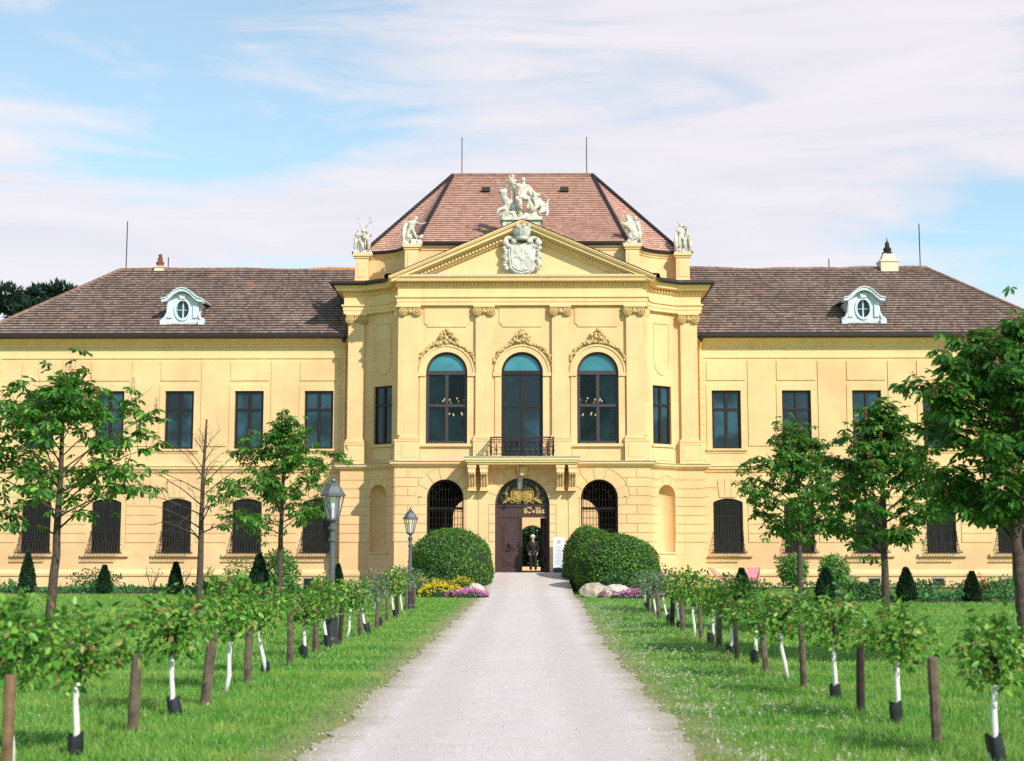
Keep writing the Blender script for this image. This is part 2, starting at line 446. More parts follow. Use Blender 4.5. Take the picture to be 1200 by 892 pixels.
def mitres(path):
    n = len(path); out = []
    def nrm(a, b):
        dx, dy = b[0]-a[0], b[1]-a[1]; l = math.hypot(dx, dy); return (dy/l, -dx/l)
    for i in range(n):
        a = nrm(path[i-1], path[i]) if i > 0 else None
        b = nrm(path[i], path[i+1]) if i < n-1 else None
        if a is None: m = b
        elif b is None: m = a
        else:
            mx, my = a[0]+b[0], a[1]+b[1]; l2 = mx*mx+my*my
            m = (2*mx/l2, 2*my/l2)
        out.append(m)
    return out

def offs(path, d):
    return [(x+mx*d, y+my*d) for (x, y), (mx, my) in zip(path, mitres(path))]

def frame(p0, p1):
    """(u, z, d) with d going INTO the wall"""
    dx, dy = p1[0]-p0[0], p1[1]-p0[1]; l = math.hypot(dx, dy); dx /= l; dy /= l
    return (lambda u, z, d: (p0[0]+dx*u-dy*d, p0[1]+dy*u+dx*d, z)), l

def rect(u0, u1, z0, z1): return [(u0, z0), (u1, z0), (u1, z1), (u0, z1)]
def arch(uc, r, z0, zs, n=18):
    return [(uc-r, z0), (uc+r, z0)] + [(uc+r*math.cos(PI*i/n), zs+r*math.sin(PI*i/n)) for i in range(n+1)]
def segarch(uc, w, z0, zs, rise, n=8):
    rad = (w*w+rise*rise)/(2*rise); a = math.asin(w/rad); cz = zs+rise-rad
    return [(uc-w, z0), (uc+w, z0)] + [(uc+rad*math.sin(a-2*a*i/n), cz+rad*math.cos(a-2*a*i/n)) for i in range(n+1)]

def courses(mb, fr, u0, u1, zs, blocks, holes=(), d=-.035, gap=.03):
    """proud stone courses; holes: (uc, halfwidth(z) -> w or 0)"""
    for i in range(len(zs)-1):
        za, zb = zs[i]+gap/2, zs[i+1]-gap/2
        cuts = sorted(blocks(i))
        segs = []
        e = [u0]+[c for c in cuts if u0+.1 < c < u1-.1]+[u1]
        for a, b in zip(e[:-1], e[1:]):
            segs.append((a+(gap/2 if a > u0 else 0), b-(gap/2 if b < u1 else 0)))
        zz = [za+(zb-za)*k/4 for k in range(5)]
        for a, b in segs:
            parts = [([a]*5, [b]*5)]
            for uc, hw in holes:
                np_ = []
                for L, Rr in parts:
                    w = [hw(z) for z in zz]
                    hl = [uc-x if x > 0 else uc for x in w]; hr = [uc+x if x > 0 else uc for x in w]
                    if max(w) <= 0 or min(L) >= max(hr) or max(Rr) <= min(hl): np_.append((L, Rr)); continue
                    l2 = [max(l, min(r, h)) for l, r, h in zip(L, Rr, hl)]
                    r2 = [min(r, max(l, h)) for l, r, h in zip(L, Rr, hr)]
                    if max(x-l for x, l in zip(l2, L)) > .02: np_.append((L, l2))
                    if max(r-x for x, r in zip(r2, Rr)) > .02: np_.append((r2, Rr))
                parts = np_
            for L, Rr in parts:
                for k in range(4):
                    q = [(L[k], zz[k]), (Rr[k], zz[k]), (Rr[k+1], zz[k+1]), (L[k+1], zz[k+1])]
                    vs = [fr(a_, b_, d) for a_, b_ in q]+[fr(a_, b_, .01) for a_, b_ in q]
                    fs = [(0, 1, 2, 3), (1, 5, 6, 2), (3, 7, 4, 0)]
                    if k == 0: fs.append((0, 4, 5, 1))
                    if k == 3: fs.append((2, 6, 7, 3))
                    mb.add(vs, fs)

def wedges(mb, fr, uc, zs, r0, r1, n, d=-.035, ga=.012):
    for i in range(n):
        a, b = PI*i/n+ga*1.5, PI*(i+1)/n-ga*1.5
        am = (a+b)/2
        k = 4
        inn = [(uc+r0*math.cos(a+(b-a)*j/k), zs+r0*math.sin(a+(b-a)*j/k)) for j in range(k+1)]
        out_ = [(uc+r1*math.cos(a+(b-a)*j/k), zs+r1*math.sin(a+(b-a)*j/k)) for j in range(k, -1, -1)]
        mb.prism(inn+out_, d, .01, 0, fr)

def leaf_field(name, tv, tf, pos, X, D, Nn, size, mats, mi=None):
    """many copies of a small template; X, D, Nn: unit axes (n,3)"""
    tv = np.asarray(tv, float); n = len(pos); k = len(tv); nf = len(tf); fk = len(tf[0])
    size = np.broadcast_to(np.asarray(size, float), (n,))
    V = (tv[None, :, 0, None]*X[:, None, :]+tv[None, :, 1, None]*D[:, None, :]+tv[None, :, 2, None]*Nn[:, None, :])*size[:, None, None]+pos[:, None, :]
    V = V.reshape(-1, 3)
    F = (np.asarray(tf)[None, :, :]+(np.arange(n)*k)[:, None, None]).reshape(-1)
    me = bpy.data.meshes.new(name)
    me.vertices.add(len(V)); me.vertices.foreach_set('co', V.astype(np.float32).ravel())
    me.loops.add(len(F)); me.loops.foreach_set('vertex_index', F.astype(np.int32))
    me.polygons.add(n*nf); me.polygons.foreach_set('loop_start', np.arange(0, len(F), fk, dtype=np.int32))
    try: me.polygons.foreach_set('loop_total', np.full(n*nf, fk, dtype=np.int32))
    except Exception: pass
    for m in (mats if isinstance(mats, (list, tuple)) else [mats]): me.materials.append(m)
    if mi is not None: me.polygons.foreach_set('material_index', np.repeat(np.asarray(mi), nf).astype(np.int32))
    me.update(calc_edges=True); me.validate()
    return me

def unit(a): return a/np.maximum(np.linalg.norm(a, axis=-1, keepdims=True), 1e-9)
def rdirs(n): return unit(rng.normal(size=(n, 3)))
def basis(D, up):
    X = np.cross(D, up); bad = np.linalg.norm(X, axis=1) < 1e-3
    X[bad] = np.cross(D[bad], np.array([1., .3, .1])); X = unit(X)
    return X, D, np.cross(X, D)

LEAF_V = [(0, 0, 0), (.26, .3, .07), (.24, .65, .06), (0, 1, -.06), (-.24, .65, .06), (-.26, .3, .07)]
LEAF_F = [(0, 1, 2, 3), (0, 3, 4, 5)]
DIA_V = [(0, 0, 0), (.3, .5, .06), (0, 1, 0), (-.3, .5, .06)]
DIA_F = [(0, 1, 2, 3)]
def palmate():
    V, F = [], []
    for a, l in ((-95, .62), (-48, .88), (0, 1), (48, .88), (95, .62)):
        a = R(a); ca, sa = math.cos(a), math.sin(a); o = len(V)
        for x, y, z in [(0, .06, 0), (.15, .45, .04), (.19, .78, -.06), (0, 1, -.18), (-.19, .78, -.06), (-.15, .45, .04)]:
            x, y = x*l, y*l
            V.append((x*ca+y*sa, -x*sa+y*ca, z*l-.14*y*y))
        F += [(o, o+1, o+2, o+3), (o, o+3, o+4, o+5)]
    return V, F
PAL_V, PAL_F = palmate()
def panicle():
    V, F = [], []
    r = random.Random(3)
    for i in range(16):
        h = .1+.9*i/16; rad = .2*(1-h*.8); a = i*2.4
        c = Vector((rad*math.cos(a), rad*math.sin(a), h)); o = len(V)
        # axis order here: x, y(dir), z(normal) -> spike along y
        for dx, dy in ((-.07, 0), (0, -.07), (.07, 0), (0, .07)):
            V.append((c.x+dx*math.sin(a)+.02*dy, c.z+dy, c.y+dx*math.cos(a)))
        F.append((o, o+1, o+2, o+3))
    return V, F
PAN_V, PAN_F = panicle()

SKIN_K = 1.3       # stone figures are carved stouter than life
def skin(nodes, edges, sub=2):
    me = bpy.data.meshes.new('tmp'); me.from_pydata([n[:3] for n in nodes], edges, [])
    o = bpy.data.objects.new('tmp', me); col.objects.link(o)
    o.modifiers.new('s', 'SKIN').use_smooth_shade = True
    sm = o.modifiers.new('u', 'SUBSURF'); sm.levels = sub; sm.render_levels = sub
    d = me.skin_vertices[0].data
    for i, n in enumerate(nodes):
        d[i].radius = (n[3]*SKIN_K, n[3]*SKIN_K); d[i].use_root = (i == 0)
    dg = bpy.context.evaluated_depsgraph_get(); dg.update()
    ev = o.evaluated_get(dg); m2 = ev.to_mesh()
    vs = [v.co.copy() for v in m2.vertices]; fs = [tuple(p.vertices) for p in m2.polygons]
    ev.to_mesh_clear(); bpy.data.objects.remove(o); bpy.data.meshes.remove(me)
    return vs, fs

# ------------------------------------------------------------------ sun, sky, camera
AZ, EL = R(38), R(35)
S = Vector((math.sin(AZ)*math.cos(EL), -math.cos(AZ)*math.cos(EL), math.sin(EL)))
ld = bpy.data.lights.new('sun', 'SUN'); ld.energy = 5.0; ld.angle = R(.55); ld.color = (1, .94, .86)
lo = bpy.data.objects.new('sun', ld); col.objects.link(lo); lo.rotation_euler = S.to_track_quat('Z', 'Y').to_euler(); lo.location = S*120

w = bpy.data.worlds.new('World'); scene.world = w; w.use_nodes = True
nt = w.node_tree; nt.nodes.clear()
wo = N(nt, 'ShaderNodeOutputWorld'); bg = N(nt, 'ShaderNodeBackground'); bg.inputs[1].default_value = .125
nt.links.new(bg.outputs[0], wo.inputs[0])
sky = N(nt, 'ShaderNodeTexSky', sky_type='NISHITA', sun_disc=False); sky.sun_elevation = EL; sky.sun_rotation = PI-AZ
sky.altitude = 150; sky.air_density = 1.0; sky.dust_density = .1; sky.ozone_density = 1.5
tc = N(nt, 'ShaderNodeTexCoord')
mp = N(nt, 'ShaderNodeMapping'); mp.inputs['Scale'].default_value = (1, 1, 3.6); mp.inputs['Rotation'].default_value = (0, R(4), 0); mp.inputs['Location'].default_value = (5.2, 3.1, .24)
nt.links.new(tc.outputs['Generated'], mp.inputs[0])
n1 = noise(nt, mp.outputs[0], 2.5, 9, .54, .6)
mp2 = N(nt, 'ShaderNodeMapping'); mp2.inputs['Scale'].default_value = (1, 1, 7); mp2.inputs['Rotation'].default_value = (0, R(-7), 0); mp2.inputs['Location'].default_value = (3.1, .6, 5.2)
nt.links.new(tc.outputs['Generated'], mp2.inputs[0])
n2 = noise(nt, mp2.outputs[0], 4.2, 10, .62, .8)
mm = N(nt, 'ShaderNodeMath', operation='MULTIPLY_ADD'); nt.links.new(n2, mm.inputs[0]); mm.inputs[1].default_value = .52; nt.links.new(n1, mm.inputs[2])
cf = ramp(nt, mm.outputs[0], [(.58, (.26, .26, .26)), (.67, (.66, .66, .66)), (.77, (.95, .95, .95))])
# unseen clouds overhead and behind the camera thinned to weaken the fill light
sxy = N(nt, 'ShaderNodeSeparateXYZ'); nt.links.new(tc.outputs['Generated'], sxy.inputs[0])
def mrange(sock, a, b, c_, d):
    m_ = N(nt, 'ShaderNodeMapRange'); m_.interpolation_type = 'SMOOTHSTEP'
    for k_, v_ in zip((1, 2, 3, 4), (a, b, c_, d)): m_.inputs[k_].default_value = v_
    nt.links.new(sock, m_.inputs[0]); return m_.outputs[0]
m3 = N(nt, 'ShaderNodeMath', operation='MULTIPLY'); nt.links.new(mrange(sxy.outputs[1], -.15, .6, .4, 1), m3.inputs[0]); nt.links.new(mrange(sxy.outputs[2], .42, .8, 1, .3), m3.inputs[1])
cf = mixc(nt, 1.0, cf, m3.outputs[0], 'MULTIPLY')
hs = N(nt, 'ShaderNodeHueSaturation'); hs.inputs['Saturation'].default_value = .92; hs.inputs['Value'].default_value = 1.48
nt.links.new(sky.outputs[0], hs.inputs['Color'])
tint = mixc(nt, 1.0, hs.outputs[0], (.82, 1.10, 1.02), 'MULTIPLY')
cloud = mixc(nt, ramp(nt, n2, [(.35, (0, 0, 0)), (.65, (1, 1, 1))]), (6.6, 6.45, 7.1), (7.5, 7.1, 7.45))
nt.links.new(mixc(nt, cf, tint, cloud), bg.inputs[0])

cd = bpy.data.cameras.new('camera'); cam = bpy.data.objects.new('camera', cd); col.objects.link(cam); scene.camera = cam
F_PX = 1714.
cd.sensor_fit = 'HORIZONTAL'; cd.sensor_width = 36; cd.lens = 36*F_PX/1200; cd.clip_start = .1; cd.clip_end = 3000
pitch = math.atan(204/F_PX); yaw = math.atan(17/math.hypot(F_PX, 204))
cam.location = (.2, 0, 1.6); cam.rotation_euler = (PI/2+pitch, 0, yaw)
cd.dof.use_dof = True; cd.dof.focus_distance = 62; cd.dof.aperture_fstop = 2.6
scene.view_settings.view_transform = 'Standard'; scene.view_settings.look = 'None'; scene.view_settings.exposure = 0; scene.view_settings.gamma = 1
try:
    scene.cycles.max_bounces = 7; scene.cycles.transparent_max_bounces = 10; scene.cycles.use_denoising = False
    scene.cycles.sample_clamp_indirect = 6; scene.cycles.caustics_reflective = False; scene.cycles.caustics_refractive = False
except Exception: pass

exec_parts = True

# ================================================================== THE PALACE
YC, YO, YW = 70.0, 72.5, 73.4            # planes: centre block, outer pilasters, wings
palace = empty('palace', (0, YC, 0), 'yellow baroque palace with pedimented centre block, tiled roofs and two long wings', 'palace')

def P(mb, name, mats, parent=palace, **k): return mb.build(name, mats, parent, **k)

ell = [(-7.85+2.0*math.cos(R(t)), 70+2.5*math.sin(R(t))) for t in (90, 80, 40, 30, 20, 10, 0)]
half = [(-8.75, 84.0), (-8.75, YO)]+ell
UP = half+[(-x, y) for x, y in reversed(half)]
GF = offs(UP, .25)
ic = half.index(ell[-1])                 # index of the corner of the centre block
LEDGE = 6.06

def walk(path):
    return [(path[i], path[i+1]) for i in range(len(path)-1)]

# ---- upper walls
mb = MB()
CW = (-3.64, 0.0, 3.64)
for i, (a, b) in enumerate(walk(UP)):
    fr, L = frame(a, b)
    holes = []
    if i == ic: holes = [arch(x+5.85, 1.0, 6.2 if x == 0 else 6.88, 10.32) for x in CW]
    if i == 3 or i == len(UP)-2-3: holes = [rect(L/2-.6, L/2+.6, 7.0, 9.9)]
    z1 = 15.0
    mb.panel(rect(0, L, LEDGE-.3, z1), holes, 0, .28, fr)
# raised panels, archivolts, imposts, jambs on the centre
fr, L = frame(UP[ic], UP[ic+1])
for x in CW:
    u = x+5.85
    mb.prism([(u-.95, 12.55), (u+.95, 12.55), (u+.95, 12.62), (u+1.1, 12.75), (u+1.1, 13.5), (u-1.1, 13.5), (u-1.1, 12.75), (u-.95, 12.62)], -.045, .01, 0, fr)
    ring_o = [(u+1.36*math.cos(PI*k/20), 10.32+1.36*math.sin(PI*k/20)) for k in range(21)]
    ring_m = [(u+1.27*math.cos(PI*k/20), 10.32+1.27*math.sin(PI*k/20)) for k in range(20, -1, -1)]
    ring_m2 = ring_m[::-1]
    ring_i = [(u+1.0*math.cos(PI*k/20), 10.32+1.0*math.sin(PI*k/20)) for k in range(20, -1, -1)]
    mb.prism(ring_o+ring_m, -.11, .01, 0, fr); mb.prism(ring_m2+ring_i, -.065, .01, 0, fr)
    for s in (-1, 1):
        mb.prism(rect(min(u+s*1.0, u+s*1.40), max(u+s*1.0, u+s*1.40), 10.14, 10.31), -.13, .01, 0, fr)
        z0 = 6.88 if x else 6.2
        mb.prism(rect(min(u+s*1.0, u+s*1.3), max(u+s*1.0, u+s*1.3), z0, 10.14), -.06, .01, 0, fr)
    if x: mb.prism(rect(u-1.4, u+1.4, 6.74, 6.88), -.17, .01, 0, fr); mb.prism(rect(u-1.25, u+1.25, 6.06, 6.74), -.03, .01, 0, fr)
# drooping U-shaped bead and window frame moulding on the flanks
for i in (3, len(UP)-5):
    fr2, L2 = frame(UP[i], UP[i+1])
    c = L2/2
    pts = [(c-.5, 13.0), (c-.5, 11.2)]+[(c-.5*math.cos(PI*k/10), 11.2-.75*math.sin(PI*k/10)) for k in range(1, 10)]+[(c+.5, 11.2), (c+.5, 13.0), (c-.5, 13.0)]
    mb.tube([Vector(fr2(u, z, -.015)) for u, z in pts], .03, 4)
    mb.prism(rect(c-.7, c+.7, 6.86, 7.0), -.10, .01, 0, fr2)
    mb.prism(rect(c-.6, c+.6, 6.2, 6.8), -.03, .01, 0, fr2)
P(mb, 'upper_wall', M['wall'])

# ---- ground floor walls
mb = MB()
ZS = [2.2+.4355*k for k in range(9)]
GX = (-3.67, 3.67); gr_ = .88
def hw_arch(r, z0, zs):
    def f(z):
        if z < z0 or z > zs+r: return 0
        return r if z <= zs else math.sqrt(max(0, r*r-(z-zs)**2))
    return f
for i, (a, b) in enumerate(walk(GF)):
    fr, L = frame(a, b)
    if i == ic:
        u0 = -a[0]
        holes = [arch(x+u0, gr_, 1.75, 4.28) for x in GX]+[arch(u0, 1.3, .76, 3.94)]
        mb.panel(rect(0, L, -.3, 5.76), holes, 0, .5, fr)
        hh = [(x+u0, hw_arch(1.42, 1.75, 4.28) if False else (lambda z: (gr_ if z <= 4.28 else (math.sqrt(max(0, 1.45**2-(z-4.28)**2)) if z < 5.72 else 0)) if z > 1.7 else 0)) for x in GX]
        hh.append((u0, lambda z: 2.72 if z > .5 else 0))
        def blk(k, u0=u0): return [u0+s*(4.95+(.5 if k % 2 else 0)) for s in (-1, 1)]+[u0+s*2.76 for s in (-1, 1)]
        courses(mb, fr, .02, L-.02, ZS, blk, hh)
        for x in GX: wedges(mb, fr, x+u0, 4.28, gr_, 1.42, 7)
        # flat strips behind the brackets, arch ring of the door, splayed foot blocks
        for s in (-1, 1):
            for xa in (1.62, 2.2): mb.prism(rect(u0+s*xa-.0 if s > 0 else u0-xa-.46, u0+xa+.46 if s > 0 else u0-xa, .95, 4.7), -.04, .01, 0, fr)
            mb.prism([(u0+s*1.3, .76), (u0+s*1.72, .76), (u0+s*1.72, 2.0), (u0+s*1.55, 2.1), (u0+s*1.3, 2.1)], -.06, .01, 0, fr)
            zz = [2.2+.4355*k for k in range(5)]
            courses(mb, fr, u0+s*1.3-(0 if s > 0 else .28), u0+s*1.3+(.28 if s > 0 else 0), zz, lambda k: [])
        wedges(mb, fr, u0, 3.94, 1.3, 1.85, 9)
    elif i in (3, len(GF)-5):
        holes = [arch(L/2, .55, 1.72, 4.45)]
        mb.panel(rect(0, L, -.3, 5.76), holes, 0, .02, fr)
        courses(mb, fr, .0, L, ZS, lambda k: [], [(L/2, lambda z: (.55 if z <= 4.45 else (math.sqrt(max(0, .95**2-(z-4.45)**2)) if z < 5.4 else 0)))])
        wedges(mb, fr, L/2, 4.45, .55, .93, 5)
        # niche: half cylinder and quarter sphere
        n = 12
        vs, fs = [], []
        rows = [(1.72, 1), (4.45, 1)]+[(4.45+.55*math.sin(PI/2*k/6), math.cos(PI/2*k/6)) for k in range(1, 7)]
        for z, sc in rows:
            for k in range(n+1):
                t = PI*k/n; vs.append(fr(L/2-.55*sc*math.cos(t), z, .02+.6*sc*math.sin(t)))
        for r_ in range(len(rows)-1):
            for k in range(n): fs.append((r_*(n+1)+k, r_*(n+1)+k+1, (r_+1)*(n+1)+k+1, (r_+1)*(n+1)+k))
        fs.append(tuple(range(n+1)))
        mb.add(vs, fs)
        mb.prism(rect(L/2-.62, L/2+.62, 1.64, 1.72), -.06, .02, 0, fr)
    else:
        mb.panel(rect(0, L, -.3, 5.76), [], 0, .1, fr)
        if i not in (0, len(GF)-2):
            courses(mb, fr, 0.0, L, ZS, lambda k: [])
P(mb, 'ground_floor_wall', M['wall'])
# plinth with torus, broken at the door
mb = MB()
left = [p for p in GF if p[0] < 0]
pl = left+[(-1.75, GF[ic][1])]
prof = [(0, .85), (.07, .80), (.13, .72), (.15, .63), (.13, .54), (.09, .50), (.09, -.3)]
mb.sweep(pl, prof); mb.sweep([(-x, y) for x, y in reversed(pl)], prof)
P(mb, 'plinth', M['wall'])
mb = MB()
mb.sweep(GF, [(-.27, 5.70), (.02, 5.70), (.05, 5.76), (.16, 5.82), (.20, 5.88), (.24, 5.90), (.24, 6.0)], 0)
mb.sweep(GF, [(.24, 6.0), (.28, 6.005), (.28, 6.04), (-.27, 6.075)], 1)
P(mb, 'string_course', [M['trim'], M['plinth_stone']])

# ---- entablature of the centre pavilion
mb = MB()
ent = [(-.02, 13.58), (.20, 13.58), (.20, 13.74), (.23, 13.75), (.23, 13.92), (.30, 13.96), (.30, 14.03), (.18, 14.06), (.18, 14.46), (.24, 14.5),
       (.24, 14.66), (.30, 14.68), (.55, 14.72), (.58, 14.84), (.64, 14.90), (.66, 14.985), (-.3, 14.985)]
mb.sweep(UP[1:-1] if False else UP, ent)
def dentils(path, off, z0, z1, step=.17, wd=.095, dp=.085, skip=lambda p: False):
    pth = offs(path, off)
    for i, (a, b) in enumerate(walk(pth)):
        fr, L = frame(a, b)
        n = int(L/step)
        if n < 1 or a[1] > 80 or b[1] > 80: continue
        for k in range(n):
            u = (k+.5)*L/n
            mb.prism(rect(u-wd/2, u+wd/2, z0, z1), -dp, .0, 0, fr)
dentils(UP, .24, 14.52, 14.65)
P(mb, 'entablature', M['trim'])
mb = MB()   # dark sheet metal edge on the curved flanks
eave = UP[:ic+1]
for pth in (eave, [(-x, y) for x, y in reversed(eave)]):
    o_ = 0
    mb = MB(); mb.sweep(pth, [(.60, 14.95), (.80, 14.95), (.85, 15.02), (.83, 15.13), (.76, 15.17), (-.3, 15.24)])
    P(mb, 'gutter', M['lead'])

# ---- pilasters with Ionic capitals
def pilaster_mesh(wd):
    mb = MB()
    mb.box(-wd/2, wd/2, -.17, .02, 7.28, 13.24)
    mb.box(-wd/2-.05, wd/2+.05, -.22, .02, 7.20, 7.28); mb.box(-wd/2-.10, wd/2+.10, -.27, .02, 7.10, 7.20)
    mb.box(-wd/2-.13, wd/2+.13, -.30, .02, 6.98, 7.08)
    mb.box(-wd/2-.11, wd/2+.11, -.28, .02, 6.06, 6.98)
    mb.box(-wd/2+.05, wd/2-.05, -.30, -.27, 6.22, 6.86)
    return mb.mesh('pilaster', M['wall'])
def capital_mesh(wd):
    mb = MB()
    mb.box(-wd/2-.12, wd/2+.12, -.33, .02, 13.48, 13.58); mb.box(-wd/2-.05, wd/2+.05, -.25, .02, 13.40, 13.48)
    mb.box(-wd/2, wd/2, -.22, .02, 13.22, 13.28)
    for s in (-1, 1):
        c = (s*(wd/2-.07), -.25, 13.27)
        prof = [(.23, .2), (.23, -.03), (.19, -.07), (.165, -.03), (.15, -.03), (.13, -.09), (.09, -.09), (.075, -.05), (.055, -.12), (0, -.13)]
        mb.lathe(prof, c, 14, 1, 'y')
        for k in range(7):   # garland hanging between the volutes
            t = k/6; mb.sphere((s*(wd/2-.2)*(1-t), -.27, 13.33-.08*math.sin(t*PI/2)-.02), .055, 6, 4, 1)
    mb.sphere((0, -.29, 13.30), (.10, .07, .12), 8, 5, 1)
    return mb.mesh('capital', [M['trim'], M['ornament']])
pm, cm = pilaster_mesh(.8), capital_mesh(.8)
for x, y in ((-5.42, YC), (-1.84, YC), (1.84, YC), (5.42, YC), (-8.3, YO), (8.3, YO)):
    o = link_mesh('pilaster', pm, palace, (x, y-YC, 0)); c = link_mesh('capital', cm, o, (0, 0, 0))
# return faces of the corner pilasters on the flanks
for s in (-1, 1):
    mb = MB()
    mb.box(min(s*5.815, s*5.98), max(s*5.815, s*5.98), YC-.165, YC+.55, 7.285, 13.23)
    mb.box(min(s*5.925, s*6.10), max(s*5.925, s*6.10), YC-.275, YC+.65, 6.07, 6.975)
    mb.box(min(s*5.945, s*6.13), max(s*5.945, s*6.13), YC-.295, YC+.68, 6.985, 7.075)
    mb.box(min(s*5.935, s*6.1), max(s*5.935, s*6.1), YC-.325, YC+.7, 13.485, 13.575)
    mb.lathe([(.22, -.12), (.22, .1), (.12, .14), (0, .16)], (s*5.98, YC+.1, 13.27), 12, 0, 'y')
    P(mb, 'corner_pilaster', M['wall'])

# ---- garlands above the three tall windows
for x in CW:
    mb = MB(); rr = random.Random(int(x*10)+50)
    for k in range(64):
        a = R(22+136*k/63); r = 1.47+rr.uniform(-.05, .09)
        sz = rr.uniform(.045, .085)*(1.25 if abs(a-PI/2) < .5 else 1)
        c = (x+r*math.cos(a), YC-rr.uniform(.05, .13), 10.32+r*math.sin(a))
        mb.sphere(c, (sz*rr.uniform(.8, 1.3), sz, sz*rr.uniform(.8, 1.3)), 6, 4, 0, .2)
    for k in range(46):
        t = rr.random(); wdt = .62*(1-t)**.8
        c = (x+rr.uniform(-wdt, wdt), YC-rr.uniform(.07, .2), 11.8+.62*t)
        sz = rr.uniform(.05, .10); mb.sphere(c, (sz, sz*.8, sz), 6, 4, 0, .25)
    for s in (-1, 1):
        pts = [(x+s*(.18+.22*math.cos(t)*(1-t/9)), YC-.16, 11.98+.2*math.sin(t)*(1-t/9)) for t in [k*.5 for k in range(12)]]
        mb.tube(pts, .035, 5)
    P(mb, 'garland', M['ornament'], smooth=True)

# ---- pediment
mb = MB()
AP, RX, RZ = 17.72, 6.35, 14.99
def rake(off_top, off_bot, x_in, d0, d1, mi=0):
    sl = (AP-RZ)/RX
    for s in (-1, 1):
        def z(x): return AP-sl*abs(x)
        poly = [(s*0, AP-off_top), (s*x_in, z(x_in)-off_top), (s*x_in, z(x_in)-off_bot), (0, AP-off_bot)]
        if s < 0: poly = poly[::-1]
        mb.prism(poly, d0, d1, mi)
mb.prism([(-5.6, 14.99), (5.6, 14.99), (0, 17.3)], YC+.02, YC+.3)
rake(.02, .10, 6.42, YC-.74, YC+.55); rake(.10, .17, 6.38, YC-.70, YC+.5); rake(.17, .34, 6.30, YC-.60, YC+.4); rake(.34, .42, 6.0, YC-.36, YC+.3); rake(.42, .60, 5.75, YC-.22, YC+.2); rake(.60, .68, 5.6, YC-.14, YC+.2)
sl = (AP-RZ)/RX
for s in (-1, 1):
    for k in range(30):
        x = .55+k*.165
        zc = AP-sl*x
        if abs(x) < .9: continue
        mb.prism([(s*x-.045, zc-.58), (s*x+.045, zc-.58), (s*x+.045, zc-.45), (s*x-.045, zc-.45)], YC-.31, YC-.21)
mb.box(-5.85, 5.85, YC-.66, YC-.0, 14.93, 14.99)
P(mb, 'pediment', M['trim'])
mb = MB()
mb.box(-5.3, 5.3, YC-.62, YC+.02, 14.992, 15.03)
P(mb, 'flashing', M['zinc'])
mb = MB()
for s in (-1, 1):
    q = [(0, AP-.015), (s*6.44, AP-sl*6.44-.015), (s*6.44, AP-sl*6.44+.012), (0, AP+.012)]
    mb.prism(q if s > 0 else q[::-1], YC-.77, YC+.7)
P(mb, 'rake_capping', M['lead'])

# ---- coat of arms
mb = MB(); ya = YC-.16
sh = []
for t in np.linspace(0, 1, 24): pass
shield = [(-.62, 16.55), (-.66, 16.2), (-.62, 15.75), (-.55, 15.35), (-.32, 15.17), (0, 15.10), (.32, 15.17), (.55, 15.35), (.62, 15.75), (.66, 16.2), (.62, 16.55), (.3, 16.62), (0, 16.54), (-.3, 16.62)]
mb.prism([(x*1.12, 15.85+(z-15.85)*1.08) for x, z in shield], ya-.12, YC+.03)
mb.prism(shield, ya-.22, ya-.1)
mb.prism([(x*.82, 15.85+(z-15.85)*.84) for x, z in shield], ya-.27, ya-.2)
for x, z in ((-.27, 16.2), (.27, 16.2), (-.27, 15.6), (.27, 15.6)): mb.sphere((x, ya-.27, z), (.15, .035, .16), 8, 5, 0, .25)
mb.sphere((0, ya-.28, 15.92), (.17, .06, .22), 10, 6, 0, .12)
mb.tube([(0, ya-.275, 15.35), (0, ya-.275, 16.42)], .016, 4); mb.tube([(-.45, ya-.275, 15.9), (.45, ya-.275, 15.9)], .016, 4)
for s in (-1, 1):   # scrolled mantling
    pts = [(s*(.55+.28*math.sin(t*1.3)), ya-.2, 16.65-.05*t*0-.22*math.cos(t*1.4)) for t in np.linspace(0, 3.4, 12)]
    mb.tube(pts, [.10]*12, 6)
    for k in range(9):
        z = 16.5-.14*k; mb.sphere((s*(.80+.05*math.sin(k*2.1)), ya-.12, z), (.13, .15, .11), 7, 5, 0, .2)
    mb.sphere((s*.80, ya-.22, 16.62), (.17, .15, .17), 9, 6)
    mb.sphere((s*.38, ya-.24, 16.68), (.17, .14, .12), 9, 6, 0, .1)
mb.lathe([(.30, 0), (.34, .06), (.34, .14), (.44, .34), (.50, .52), (.46, .60), (.2, .64)], (0, ya-.22, 16.74), 14)
for k in range(9):
    a = 2*PI*k/9; mb.sphere((.46*math.cos(a), ya-.22+.46*math.sin(a), 17.37), .10, 7, 5)
    mb.sphere((.36*math.cos(a+.3), ya-.22+.36*math.sin(a+.3), 17.02), .06, 6, 4)
mb.sphere((0, ya-.2, 17.42), (.22, .22, .14), 10, 6)
P(mb, 'coat_of_arms', M['arms_stone'], smooth=False)

